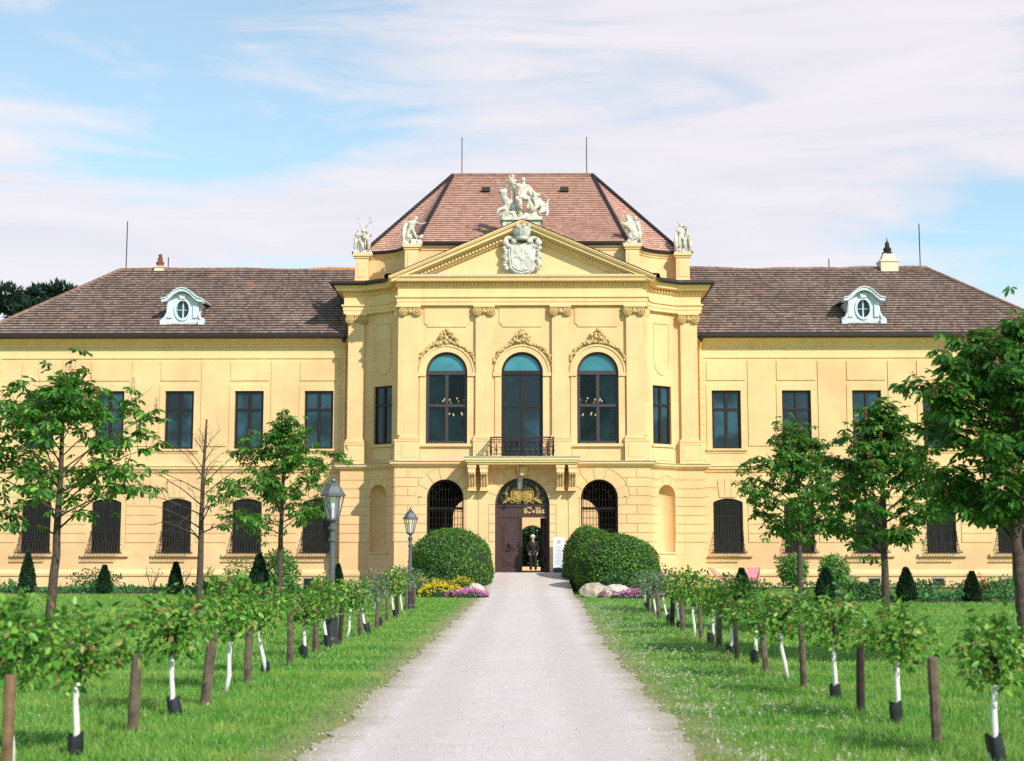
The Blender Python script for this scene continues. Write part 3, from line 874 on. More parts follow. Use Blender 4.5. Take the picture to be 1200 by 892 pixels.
# ---- attic and pedestals
mb = MB()
att = [(-8.35, 84), (-8.35, 72.75), (-7.75, 72.75)]+[(-7.75+2.2*math.cos(R(t)), 70.5+2.25*math.sin(R(t))) for t in (80, 65, 50, 35, 20, 8)]+[(-5.55, 70.5)]
att = att+[(-x, y) for x, y in reversed(att)]
mb.sweep(att, [(.12, 14.9), (.12, 15.25), (.04, 15.28), (0, 15.3), (0, 16.4), (.05, 16.44), (.05, 16.5), (.12, 16.56), (.12, 16.66), (-.4, 16.70)])
P(mb, 'attic', M['wall'])
mb = MB(); mb.sweep(att, [(.10, 16.66), (.24, 16.67), (.27, 16.73), (.24, 16.79), (-.3, 16.84)]); P(mb, 'eaves_gutter', M['lead'])
def pedestal(x, y, w_, z1):
    mb = MB(); h = w_/2
    mb.box(x-h-.08, x+h+.08, y-h-.08, y+h+.08, 14.95, 15.22); mb.box(x-h-.03, x+h+.03, y-h-.03, y+h+.03, 15.22, 15.30)
    mb.box(x-h, x+h, y-h, y+h, 15.30, z1-.24); mb.box(x-h*.6, x+h*.6, y-h-.025, y-h+.01, 15.42, z1-.38)
    mb.box(x-h-.05, x+h+.05, y-h-.05, y+h+.05, z1-.24, z1-.14); mb.box(x-h-.11, x+h+.11, y-h-.11, y+h+.11, z1-.14, z1)
    P(mb, 'pedestal', M['trim'])
PED = ((-8.05, 72.45), (-5.38, 70.35), (5.38, 70.35), (8.05, 72.45))
for x, y in PED: pedestal(x, y, .66, 16.62)
mb = MB()
mb.box(-.92, .92, YC-.5, YC+.55, 17.1, 17.70); mb.box(-1.0, 1.0, YC-.6, YC+.65, 17.70, 17.82)
P(mb, 'pedestal', M['stone'])

# ---- tiled roofs
def slope(mb, el, er, rl, rr, rows, mi=0, lip=.03, u_off=0):
    """el, er: eave ends; rl, rr: ridge ends. Stepped courses of tiles"""
    el, er, rl, rr = map(Vector, (el, er, rl, rr))
    ux = (er-el).normalized(); upv = ((rl+rr)/2-(el+er)/2); n = ux.cross(upv).normalized()
    up = n.cross(ux)
    def uvp(p): q = p-el; return (q.dot(ux)+u_off, q.dot(up))
    for i in range(rows):
        t0, t1 = i/rows, (i+1)/rows
        a, b = el.lerp(rl, t0), er.lerp(rr, t0); c, d = er.lerp(rr, t1), el.lerp(rl, t1)
        sag = n*0
        q = [a+n*lip, b+n*lip, c+n*.003, d+n*.003]
        mb.add(q, [(0, 1, 2, 3)], mi, [uvp(p) for p in q])
        q2 = [a, b, b+n*lip, a+n*lip]
        mb.add(q2, [(0, 1, 2, 3)], mi, [uvp(p) for p in q2])
EZ = 16.80
RL, RR_ = (-3.85, 79.0, 22.42), (3.85, 79.0, 22.42)
mb = MB()
pc = [(-5.15, 70.25, EZ), (5.15, 70.25, EZ)]
slope(mb, pc[0], pc[1], RL, RR_, 36, 0, .05)
for s in (-1, 1):
    curve = [(s*5.15, 70.25, EZ), (s*5.35, 70.6, EZ), (s*5.62, 71.2, EZ), (s*6.1, 71.85, EZ), (s*6.7, 72.3, EZ), (s*7.35, 72.5, EZ), (s*7.95, 72.55, EZ)]
    rt = RR_ if s > 0 else RL
    # one fan of stepped courses following the curved eave
    rows = 36
    vdir = None
    cum = [0]
    for k in range(6): cum.append(cum[-1]+(Vector(curve[k+1])-Vector(curve[k])).length)
    for i in range(rows):
        t0, t1 = i/rows, (i+1)/rows
        for k in range(6):
            a, b = Vector(curve[k]), Vector(curve[k+1]); r_ = Vector(rt)
            n = (b-a).cross(r_-a); n.normalize()
            if n.z < 0: n = -n
            q = [a.lerp(r_, t0)+n*.03, b.lerp(r_, t0)+n*.03, b.lerp(r_, t1), a.lerp(r_, t1)]
            uv = [(cum[k]*(1-t0), t0*rows*.289), (cum[k+1]*(1-t0), t0*rows*.289), (cum[k+1]*(1-t1), t1*rows*.289), (cum[k]*(1-t1), t1*rows*.289)]
            mb.add(q, [(0, 1, 2, 3)], 0, uv)
            mb.add([a.lerp(r_, t0), b.lerp(r_, t0), q[1], q[0]], [(0, 1, 2, 3)], 0, [uv[0], uv[1], uv[1], uv[0]])
    slope(mb, (s*7.95, 72.55, EZ), (s*7.95, 85.5, EZ), rt, rt, 50) if s > 0 else slope(mb, (s*7.95, 85.5, EZ), (s*7.95, 72.55, EZ), rt, rt, 50)
slope(mb, (7.95, 85.5, EZ), (-7.95, 85.5, EZ), RR_, RL, 20)
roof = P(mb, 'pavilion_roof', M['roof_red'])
def caps(mb, a, b, r, step=.34, mi=0):
    a, b = Vector(a), Vector(b); L = (b-a).length; n = max(1, int(L/step))
    for k in range(n):
        p, q = a.lerp(b, k/n), a.lerp(b, (k+1.12)/n)
        mb.tube([p, q], [r*1.08, r*.9], 7, mi)
mb = MB(); caps(mb, (-3.95, 79, 22.43), (3.95, 79, 22.43), .13); P(mb, 'ridge', M['roof_red'] if False else M['ridge'], roof)
for s in (-1, 1):
    mb = MB(); caps(mb, (s*5.15, 70.25, EZ+.03), (s*3.85, 79, 22.45), .11, .30); caps(mb, (s*7.95, 72.55, EZ+.03), (s*3.85, 79, 22.45), .11, .30)
    P(mb, 'hip_ridge', M['lead'], roof)
for x in (-1.95, 2.25):
    mb = MB(); y = 76.6; z = EZ+(y-70.25)*(22.42-EZ)/8.75
    mb.box(x-.22, x+.22, y-.25, y+.25, z+.0, z+.22); P(mb, 'roof_vent', M['lead'], roof)
for x in (-3.35, 3.55):
    mb = MB(); mb.tube([(x, 79, 22.4), (x, 79, 24.6)], .028, 6); P(mb, 'lightning_rod', M['iron'], roof)

def wing(s):
    X0, X1 = 8.75, 26.95
    def fX(p): return (s*p[0], *p[1:])
    # wall frame: u grows to the right as seen from the front
    a, b = ((X0, YW), (X1, YW)) if s > 0 else ((-X1, YW), (-X0, YW))
    fr, L = frame(a, b)
    U = (lambda x: x-X0) if s > 0 else (lambda x: X1-x)
    ws = [10.27+3.53*k for k in range(5)]
    holes = []
    for x in ws:
        holes.append(rect(U(x)-.73, U(x)+.73, 6.88, 9.82)); holes.append(segarch(U(x), .74, 1.69, 4.2, .19))
    mb = MB()
    mb.panel(rect(0, L, -.3, 12.4), holes, 0, .24, fr)
    side = ((X1, YW), (X1, 86.6)) if s > 0 else ((-X1, 86.6), (-X1, YW))
    fs_, Ls = frame(*side); mb.panel(rect(0, Ls, -.3, 12.4), [], 0, .1, fs_)
    bk = ((X1, 86.6), (X0-1, 86.6)) if s > 0 else ((-X0+1, 86.6), (-X1, 86.6))
    fb_, Lb = frame(*bk); mb.panel(rect(0, Lb, -.3, 12.4), [], 0, .1, fb_)
    # raised frames and panels of the upper storey
    for k, x in enumerate(ws):
        u = U(x)
        mb.panel(rect(u-1.0, u+1.0, 6.66, 10.12), [rect(u-.73, u+.73, 6.88, 9.82)], -.04, .05, fr)
        o = rect(u-1.0, u+1.0, 6.66, 10.12)
        n = 4; mb.add([fr(p, q, -.04) for p, q in o]+[fr(p, q, .01) for p, q in o], [(i, (i+1) % n, n+(i+1) % n, n+i) for i in range(n)])
        mb.prism(rect(u-.97, u+.97, 10.34, 11.32), -.045, .01, 0, fr)
        if k < 4:
            um = U(x+1.765); mb.prism(rect(um-.67, um+.67, 7.02, 11.32), -.045, .01, 0, fr)
        mb.prism(rect(u-1.02, u+1.02, 6.78, 6.88), -.12, -.03, 0, fr)
    # short quoins beside the pavilion and at the far corner
    for k in range(12):
        z = 6.3+.45*k
        for xa, xb in ((X0, X0+.42), (X1-.5, X1)):
            ua, ub = sorted((U(xa), U(xb))); mb.prism(rect(ua+.005, ub, z, z+.42), -.035, .01, 0, fr)
    # channelled courses of the ground floor
    zs = [1.28+.455*k for k in range(10)]
    def segtop(z):
        if z < 1.3: return 0
        if z <= 4.2: return 1.0
        if z <= 5.35: return max(0, 1.0-(z-4.2)*.35) if z < 4.9 else .55
        return .45
    hh = [(U(x), segtop) for x in ws]
    def cb(k):
        out = []
        for x in ws:
            out += [U(x)-1.37-(.16 if k % 2 and k > 6 else 0), U(x)+1.37+(.16 if k % 2 and k > 6 else 0)] if k > 3 else []
        return out
    courses(mb, fr, .02, L-.02, zs[2:], cb, hh)
    for x in ws:   # keystones over the segmental heads
        u = U(x)
        for c0, c1 in ((-.42, -.15), (-.13, .13), (.15, .42)):
            mb.prism([(u+c0*1.0, 4.44), (u+c1*1.0, 4.44), (u+c1*1.25, 5.37), (u+c0*1.25, 5.37)], -.045, .01, 0, fr)
        mb.prism(rect(u-1.2, u+1.2, 1.50, 1.64), -.16, .01, 0, fr)
    P(mb, 'wing_wall', M['wall'])
    path = [a, b]
    mb = MB()
    if s > 0: path = [(X0, YW), (X1, YW), (X1, 86)]
    else: path = [(-X1, 86), (-X1, YW), (-X0, YW)]
    mb.sweep(path, [(0, .86), (.07, .80), (.14, .72), (.16, .63), (.14, .54), (.08, .49), (.08, -.3)])
    mb.sweep(path, [(0, 5.66), (.06, 5.70), (.10, 5.80), (.17, 5.86), (.17, 5.95), (.22, 5.99), (.22, 6.05), (0, 6.09)])
    mb.sweep(path, [(0, 11.46), (.05, 11.47), (.05, 11.58), (.02, 11.60), (.02, 12.0), (.10, 12.05), (.14, 12.16), (.22, 12.2), (.34, 12.34), (.46, 12.40), (.50, 12.5), (.2, 12.55)])
    P(mb, 'wing_moulding', M['trim'])
    mb = MB()
    mb.sweep(path, [(.42, 12.43), (.64, 12.43), (.74, 12.49), (.75, 12.66), (.66, 12.72), (.3, 12.76)])
    P(mb, 'wing_gutter', M['lead'])
    # roof
    ye, ze, yr, zr, yb = YW-.66, 12.66, 80.0, 17.36, 87.26
    xe, xr, xi = 27.55, 22.35, 8.4
    mb = MB()
    if s > 0:
        slope(mb, (xi, ye, ze), (xe, ye, ze), (xi, yr, zr), (xr, yr, zr), 28, 0, .055)
        slope(mb, (xe, ye, ze), (xe, yb, ze), (xr, yr, zr), (xr, yr, zr), 28)
        slope(mb, (xe, yb, ze), (xi, yb, ze), (xr, yr, zr), (xi, yr, zr), 10)
    else:
        slope(mb, (-xe, ye, ze), (-xi, ye, ze), (-xr, yr, zr), (-xi, yr, zr), 28, 0, .055, 40.3)
        slope(mb, (-xe, yb, ze), (-xe, ye, ze), (-xr, yr, zr), (-xr, yr, zr), 28)
        slope(mb, (-xi, yb, ze), (-xe, yb, ze), (-xi, yr, zr), (-xr, yr, zr), 10)
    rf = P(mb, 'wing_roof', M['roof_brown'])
    mb = MB(); rj = random.Random(5+s)
    pts = [(s*(xi+(xr-xi)*k/12), yr, zr+rj.uniform(-.05, .05)-(.05 if 2 < k < 9 else 0)) for k in range(13)]
    for k in range(12):
        if s < 0 and k < 3: continue
        caps(mb, pts[k], pts[k+1], .13)
    caps(mb, (s*xe, ye, ze), (s*xr, yr, zr), .12)
    P(mb, 'ridge', M['ridge'], rf)
    if s < 0:
        mb = MB()
        for k in range(3): caps(mb, pts[k], pts[k+1], .145)
        P(mb, 'ridge', M['ridge_orange'], rf)
    def rod(x, h):
        mb = MB(); mb.tube([(x, yr, zr-.1), (x, yr, zr+h)], .03, 6); P(mb, 'lightning_rod', M['iron'], rf)
    if s < 0:
        rod(-22.1, 2.75); rod(-19.75, .7)
        mb = MB(); x = -20.2
        mb.box(x-.26, x+.26, yr-.25, yr+.25, zr-.5, zr+.10); mb.box(x-.31, x+.31, yr-.3, yr+.3, zr+.10, zr+.16)
        P(mb, 'chimney', M['chimney'], rf)
        mb = MB(); mb.lathe([(.22, 0), (.20, .12), (.24, .22), (.13, .34), (.16, .44), (.10, .55), (.12, .66), (.0, .76)], (x, yr, zr+.16), 10); P(mb, 'chimney_pot', M['terracotta'], rf)
    else:
        rod(22.05, 2.5); rod(17.0, .55)
        mb = MB(); x = 20.25
        mb.box(x-.48, x+.48, yr-.45, yr+.45, zr-.6, zr+.38); mb.box(x-.52, x+.52, yr-.5, yr+.5, zr+.30, zr+.4)
        mb.lathe([(.60, .4), (.40, .75), (.36, .8)], (x, yr, zr), 4, 0, 'z', PI/4)
        P(mb, 'chimney', M['chimney'], rf)
        mb = MB(); mb.lathe([(.30, 0), (.32, .08), (.2, .15), (.24, .3), (.12, .45), (.13, .6), (.04, .75), (0, 1.0)], (x, yr, zr+.78), 10); P(mb, 'chimney_pot', M['lead'], rf)
    # dormer with oval light
    xd = s*17.38; yd = 73.75; zd = 13.0
    body = MB()
    hp = [(1.12, 0), (1.12, .5), (1.0, .56), (.86, .62), (.74, .8), (.70, 1.05), (.74, 1.3), (.78, 1.42), (.78, 1.5), (.6, 1.62), (.42, 1.82), (.2, 1.93), (0, 1.96)]
    outl = [(xd+x, zd+z) for x, z in hp]+[(xd-x, zd+z) for x, z in reversed(hp[:-1])]
    ov = [(xd+.33*math.cos(2*PI*k/28), zd+1.05+.46*math.sin(2*PI*k/28)) for k in range(28)]
    fi = lambda u, z, d: (u, d, z)
    body.panel(outl, [ov], yd, .22, fi)
    n = len(outl); vs = [(x, yd, z) for x, z in outl]+[(x, yd+3.4, z) for x, z in outl]
    body.add(vs, [(i, (i+1) % n, n+(i+1) % n, n+i) for i in range(n)])
    body.prism(rect(xd-.52, xd+.52, zd+.1, zd+.18), yd-.05, yd+.02)
    ro = [(xd+.43*math.cos(2*PI*k/28), zd+1.05+.58*math.sin(2*PI*k/28)) for k in range(28)]
    body.panel(ro, [ov], yd-.07, .08, fi); body.add([(x, yd-.07, z) for x, z in ro]+[(x, yd+.01, z) for x, z in ro], [(i, (i+1) % 28, 28+(i+1) % 28, 28+i) for i in range(28)])
    body.prism([(xd-.13, zd+1.6), (xd+.13, zd+1.6), (xd+.2, zd+1.82), (xd-.2, zd+1.82)], yd-.13, yd)
    for q in (-1, 1):
        body.box(xd+q*.98-.15, xd+q*.98+.15, yd-.14, yd+.3, zd-.02, zd+.48); body.sphere((xd+q*.98, yd+.05, zd+.53), (.17, .19, .09), 10, 6)
        body.box(xd+q*.66-.12, xd+q*.66+.12, yd-.09, yd+.2, zd+.62, zd+1.36)
        body.tube([(xd+q*1.0, yd-.03, zd+.42), (xd+q*.9, yd-.03, zd+.62), (xd+q*.79, yd-.03, zd+.85), (xd+q*.77, yd-.03, zd+1.2)], [.10, .08, .06, .05], 7)
    cor = [(-1.06, 1.46), (-.82, 1.50), (-.62, 1.66), (-.42, 1.86), (-.2, 1.98), (0, 2.02), (.2, 1.98), (.42, 1.86), (.62, 1.66), (.82, 1.50), (1.06, 1.46)]
    top = [(xd+x, zd+z+.09) for x, z in cor]; bot = [(xd+x*.97, zd+z-.06) for x, z in reversed(cor)]
    body.prism(top+bot, yd-.34, yd+.3)
    body.prism([(x, z+.05) for x, z in top]+[(x, z) for x, z in reversed(top)], yd-.40, yd+2.6)
    do = P(body, 'dormer', M['dormer'])
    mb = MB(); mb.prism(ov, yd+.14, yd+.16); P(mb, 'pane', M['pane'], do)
    mb = MB(); mb.box(xd-.035, xd+.035, yd+.08, yd+.15, zd+.6, zd+1.5); mb.box(xd-.33, xd+.33, yd+.095, yd+.145, zd+1.03, zd+1.06); P(mb, 'glazing_bar', M['pale_frame'], do)
    mb = MB(); mb.sweep([(xd-1.3, yd-.15), (xd+1.3, yd-.15)], [(.0, zd-.02), (.9, zd-.36), (.9, zd-.40)]); 
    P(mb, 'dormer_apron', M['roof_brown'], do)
    # downpipe and cellar vents
    mb = MB(); x = s*8.98
    mb.tube([(x, YW-.55, 12.55), (x, YW-.5, 12.3), (x, YW-.12, 11.9), (x, YW-.12, 6.2), (x, YW-.34, 5.9), (x, YW-.34, 5.75), (x, YW-.2, 5.5), (x, YW-.2, 0)], .06, 7)
    mb.lathe([(.05, 0), (.16, .3), (.18, .45)], (x, YW-.6, 12.2), 8, 1)
    P(mb, 'downpipe', [M['trim'], M['lead']])
    for x in ((10.55, 17.45, 20.6, 24.2) if s > 0 else (-10.6, -13.9, -21.0)):
        mb = MB(); mb.box(x-.27, x+.27, YW-.11, YW-.05, .08, .42); mb.box(x-.33, x+.33, YW-.10, YW-.05, .02, .48, 1)
        P(mb, 'cellar_vent', [M['iron'], M['plinth_stone']])
    return ws

# ---- windows (local: x right, y into the wall, z up from the sill level 0)
def sash_window(w_, h, transom, bar=.09, lights=2, lunette=0, fmat='frame', pane='pane'):
    fr_, pn, lu = MB(), MB(), MB()
    hw = w_/2; y0, y1 = .12, .2
    fr_.box(-hw, -hw+bar, y0, y1, 0, h); fr_.box(hw-bar, hw, y0, y1, 0, h); fr_.box(-hw+bar, hw-bar, y0, y1, 0, bar*1.15)
    tb = bar*1.2
    if not lunette: fr_.box(-hw+bar, hw-bar, y0, y1, h-bar, h)
    fr_.box(-bar/2-.015, bar/2+.015, y0-.015, y1, bar, h-.01)
    fr_.box(-hw+bar, hw-bar, y0-.025, y1, transom-tb/2, transom+tb/2)
    if lunette:
        fr_.box(-hw, hw, y0-.04, y1, h-.1, h+.1)
        ro = [(hw*math.cos(PI*k/20), h+hw*math.sin(PI*k/20)) for k in range(21)]; ri = [((hw-bar)*math.cos(PI*k/20), h+(hw-bar)*math.sin(PI*k/20)) for k in range(20, -1, -1)]
        fr_.prism(ro+ri, y0, y1)
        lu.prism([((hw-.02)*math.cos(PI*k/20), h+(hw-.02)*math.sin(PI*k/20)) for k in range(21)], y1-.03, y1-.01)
    else:
        pass
    for sx in (-1, 1):     # casement stiles
        for za, zb in ((bar, transom-tb/2), (transom+tb/2, h-bar)):
            xa, xb = (sx*.05, sx*(hw-bar)); xa, xb = min(xa, xb), max(xa, xb)
            for q in (xa, xb-.035): fr_.box(q, q+.035, y0+.02, y1-.01, za, zb)
    pn.box(-hw+.02, hw-.02, y1-.03, y1-.01, .02, h)
    return fr_, pn, lu

def place_window(meshes, x, y, z, rz=0):
    o = link_mesh('window', meshes[0], palace, (x, y-YC, z), rz)
    for nm, me in meshes[1:]: link_mesh(nm, me, o, (0, 0, 0))
    return o

f_, p_, _ = sash_window(1.46, 2.94, 2.0)
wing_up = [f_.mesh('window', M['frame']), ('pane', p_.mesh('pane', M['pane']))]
# barred basket window of the wings' ground floor
def basket():
    fr_, pn, gr = MB(), MB(), MB()
    h, hw = 2.51, .74
    sa = segarch(0, hw, 0, h, .19)
    si = segarch(0, hw-.08, .08, h, .12)
    fr_.panel(sa, [si], .14, .06, lambda u, z, d: (u, d, z)); fr_.box(-.05, .05, .13, .2, .05, h+.15); fr_.box(-hw, hw, .13, .2, 1.75, 1.85)
    for x in (-.37, .37): fr_.box(x-.02, x+.02, .15, .19, .05, h+.1)
    for z in (.6, 1.15): fr_.box(-hw, hw, .15, .19, z-.02, z+.02)
    pn.prism(segarch(0, hw-.02, .02, h, .18), .18, .2)
    def bow(z):   # projection of the basket at height z
        return .04 if z > 1.25 else .04+.5*(1-(z/1.25))**1.3
    zz = [h+.1, 2.0, 1.6, 1.25, 1.0, .75, .5, .25, .05]
    nb = 11
    for k in range(nb):
        x = -.66+1.32*k/(nb-1)
        top = h+.17-.19*(x/.74)**2
        gr.tube([(x*(1+.25*max(0, bow(z)-.04)), -bow(z), min(z, top)) for z in zz], .013, 4)
    for z in (.12, .42, .72, 1.02, 1.35, 1.75, 2.1, 2.4):
        b_ = bow(z); e = .72*(1+.25*(b_-.04))
        gr.tube([(-e, 0.02, z), (-e, -b_, z), (e, -b_, z), (e, .02, z)], .012, 4)
    for s in (-1, 1):     # scrolled cheeks of the basket
        for k in range(5):
            z = .16+.2*k; b_ = bow(z); e = s*.73
            gr.tube([(e, -b_*.95, z), (e, -b_*.5, z+.14), (e, -.02, z+.02), (e, -b_*.4, z-.06), (e, -b_*.8, z+.08)], .010, 4)
    for k in range(16):   # row of scrolls along the foot
        x = -.82+1.64*k/15
        gr.tube([(x-.05, -.56, .02), (x, -.60, .09), (x+.05, -.56, .02)], .014, 4)
    gr.box(-.86, .86, -.58, -.54, -.02, .02); gr.box(-.86, .86, -.06, -.02, -.02, .02)
    for k in range(12): x = -.84+1.68*k/11; gr.tube([(x, -.56, 0), (x, -.04, 0)], .011, 4)
    return [fr_.mesh('window', M['frame']), ('pane', pn.mesh('pane', M['dark_pane'])), ('grille', gr.mesh('grille', M['grille_iron']))]
wing_low = basket()
for s in (-1, 1):
    for x in wing(s):
        place_window(wing_up, s*x, YW, 6.88); place_window(wing_low, s*x, YW, 1.69)

# tall arched windows of the great hall
f_, p_, l_ = sash_window(2.0, 3.44, 1.85, .12, lunette=1, fmat='lilac_frame')
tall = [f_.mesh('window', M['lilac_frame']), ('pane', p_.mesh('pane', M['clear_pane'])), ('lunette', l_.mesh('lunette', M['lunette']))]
place_window(tall, CW[0], YC, 6.88); place_window(tall, CW[2], YC, 6.88)
f_, p_, l_ = sash_window(2.0, 4.12, 2.5, .12, lunette=1)
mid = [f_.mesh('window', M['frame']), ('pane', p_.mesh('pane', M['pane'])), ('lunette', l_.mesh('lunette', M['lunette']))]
place_window(mid, 0, YC, 6.2)
f_, p_, _ = sash_window(1.2, 2.9, 1.95, .09)
fl = [f_.mesh('window', M['frame']), ('pane', p_.mesh('pane', M['pane']))]
for i in (3, len(UP)-5):
    a, b = UP[i], UP[i+1]
    place_window(fl, (a[0]+b[0])/2, (a[1]+b[1])/2, 7.0, math.atan2(b[1]-a[1], b[0]-a[0]))
# barred arched openings beside the door
g = MB(); f2 = MB()
ro = arch(0, .88, 0, 2.53); ri = arch(0, .80, .08, 2.53)
f2.panel(ro, [ri], .3, .1, lambda u, z, d: (u, d, z)); f2.box(-.8, .8, .32, .4, 1.98, 2.1); f2.box(-.04, .04, .32, .4, 0, 2.0); f2.box(-.8, .8, .33, .39, 1.0, 1.07)
for k in range(11):
    x = -.75+1.5*k/10; g.tube([(x, .16, 0), (x, .16, 2.53+math.sqrt(max(0, .86**2-x*x)))], .014, 4)
for z in (.3, .62, .94, 1.26, 1.58, 1.9, 2.08, 2.45): g.tube([(-.87, .15, z), (.87, .15, z)], .013, 4)
g.tube([(.55*math.cos(PI*k/12), .15, 2.45+.5*math.sin(PI*k/12)) for k in range(13)], .013, 4)
for k in range(7): a = PI*(k+.5)/7; g.tube([(.55*math.cos(a), .15, 2.45+.5*math.sin(a)), (.86*math.cos(a), .15, 2.5+.86*math.sin(a))], .011, 4)
for k in range(12):  g.sphere((-.72+1.44*k/11, .15, 2.0), .04, 6, 4)
bar_w = [f2.mesh('window', M['frame']), ('grille', g.mesh('grille', M['iron']))]
for x in GX: place_window(bar_w, x, YC-.25, 1.75)

# ---- door
mb = MB(); yd = YC+.05
ri = arch(0, 1.2, .76, 3.94); 
mb.panel(arch(0, 1.3, .76, 3.94), [ri[:1]+ri[1:]], yd-.02, .16, lambda u, z, d: (u, d, z))
mb.box(-1.2, 1.2, yd, yd+.14, 3.36, 3.52); mb.box(-1.2, 1.2, yd+.02, yd+.12, 3.52, 3.86); mb.box(-1.2, 1.2, yd-.03, yd+.14, 3.86, 3.95)
mb.prism([(1.18*math.cos(PI*k/24), 3.95+1.18*math.sin(PI*k/24)) for k in range(25)], yd+.1, yd+.13, 1)
dr = P(mb, 'door', [M['door'], M['dark_pane']])
def leaf(mb):
    # local: hinge at x=0, leaf to +x, front towards -y
    mb.box(0, 1.18, 0, .08, 0, 2.6)
    mb.box(.0, .12, -.025, 0, 0, 2.6); mb.box(1.04, 1.18, -.025, 0, 0, 2.6)
    mb.prism([(.25, 1.02), (.93, 1.02), (.93, 2.25), (.83, 2.33), (.80, 2.42), (.38, 2.42), (.35, 2.33), (.25, 2.25)], -.03, 0)
    mb.prism([(.31, 1.1), (.87, 1.1), (.87, 2.2), (.78, 2.27), (.74, 2.36), (.44, 2.36), (.40, 2.27), (.31, 2.2)], -.055, -.03)
    mb.box(.36, .82, -.07, -.054, 1.16, 2.15)
    mb.box(.25, .93, -.03, 0, .32, .86); mb.box(.3, .88, -.05, -.03, .38, .80)
    mb.prism([(.59+.24*math.cos(2*PI*k/20), .59+.14*math.sin(2*PI*k/20)) for k in range(20)], -.085, -.05)
    mb.box(.0, 1.18, -.04, 0, 0, .2); mb.box(1.12, 1.2, -.06, .0, 0, 2.6)
    return mb
mb = leaf(MB()); o = mb.build('door_leaf', M['door'], dr, loc=(-1.2, yd+.04, .76))
mb = MB(); mb.lathe([(.09, 0), (.10, -.03), (.05, -.05), (.07, -.09), (0, -.1)], (.59, -.07, 1.32), 10, 0, 'y'); mb.tube([(.59+.08*math.sin(t), -.14, 1.28-.10+.1*math.cos(t)) for t in np.linspace(0, 6.28, 12)], .018, 5)
mb.box(1.02, 1.1, -.07, -.02, 1.2, 1.45)
mb.build('door_knocker', M['iron'], dr, loc=(-1.2, yd+.04, .76))
mb = MB(); mb.xf = Matrix.Rotation(R(-77), 4, 'Z') @ Matrix.Scale(-1, 4, (1, 0, 0)); leaf(mb)
mb.build('door_leaf', M['door'], dr, loc=(1.2, yd+.1, .76))
mb = MB(); rj = random.Random(9)
for k in range(46): mb.sphere((rj.uniform(.1, 1.12), yd-.01, rj.uniform(3.56, 3.83)), (rj.uniform(.03, .075), .04, rj.uniform(.025, .05)), 6, 4, 0, .3)
P(mb, 'transom_carving', M['ornament'], dr)
# gilded crest in the fanlight
mb = MB(); yc = yd+.02
def spiral(cx, cz, r, s, a0, turns, th): 
    mb.tube([(cx+s*r*(1-k/22)*math.cos(a0+turns*2*PI*k/20), yc, cz+r*(1-k/22)*math.sin(a0+turns*2*PI*k/20)) for k in range(19)], th, 5)
for s in (-1, 1):
    mb.sphere((s*.25, yc, 4.42), (.24, .03, .27), 14, 8, 0, .05)
    for q in range(14): mb.sphere((s*.25+random.uniform(-.15, .15), yc-.03, 4.42+random.uniform(-.17, .17)), (.05, .025, .06), 6, 4, 0, .3)
    
    mb.tube([(s*.25+.29*math.cos(t), yc-.01, 4.42+.32*math.sin(t)) for t in np.linspace(0, 6.2832, 18)], .035, 5)
    mb.prism([(s*.52, 4.2), (s*.66, 4.35), (s*.72, 4.62), (s*.60, 4.78), (s*.66, 4.86), (s*.74, 4.74), (s*.84, 4.5), (s*.80, 4.25), (s*.92, 4.08), (s*.98, 4.02), (s*.78, 4.05), (s*.68, 4.16)], yc-.03, yc+.03)
    mb.tube([(s*.56, yc, 4.55), (s*.42, yc, 4.74), (s*.3, yc, 4.80)], .03, 5)
    spiral(s*.5, 4.12, .16, s, 0, 1.3, .025); spiral(s*.2, 4.08, .12, s, 2, 1.2, .022); spiral(s*.95, 4.2, .10, s, 1, 1.2, .02)
    for k in range(7):
        a = R(20+10*k); mb.sphere((s*1.04*math.cos(a), yc, 3.98+1.04*math.sin(a)), .028, 6, 4)
for k in range(5): mb.sphere((-.2+.1*k, yc, 4.84+.05*math.sin(PI*k/4)), .05, 6, 4)
mb.tube([(-.25, yc, 4.76), (.25, yc, 4.76)], .035, 5)
P(mb, 'fanlight_crest', M['gold'], dr)
mb = MB()
for k in range(11): a = PI*(k+.5)/11; mb.tube([(.95*math.cos(a), yc+.04, 3.98+.95*math.sin(a)), (1.17*math.cos(a), yc+.04, 3.98+1.17*math.sin(a))], .012, 4)
mb.tube([(.98*math.cos(PI*k/16), yc+.04, 3.98+.98*math.sin(PI*k/16)) for k in range(17)], .014, 4)
P(mb, 'fanlight_grille', M['iron'], dr)
mb = MB(); mb.box(-1.45, 1.6, 69.0, 70.3, .70, .765); P(mb, 'threshold', M['plinth_stone'])

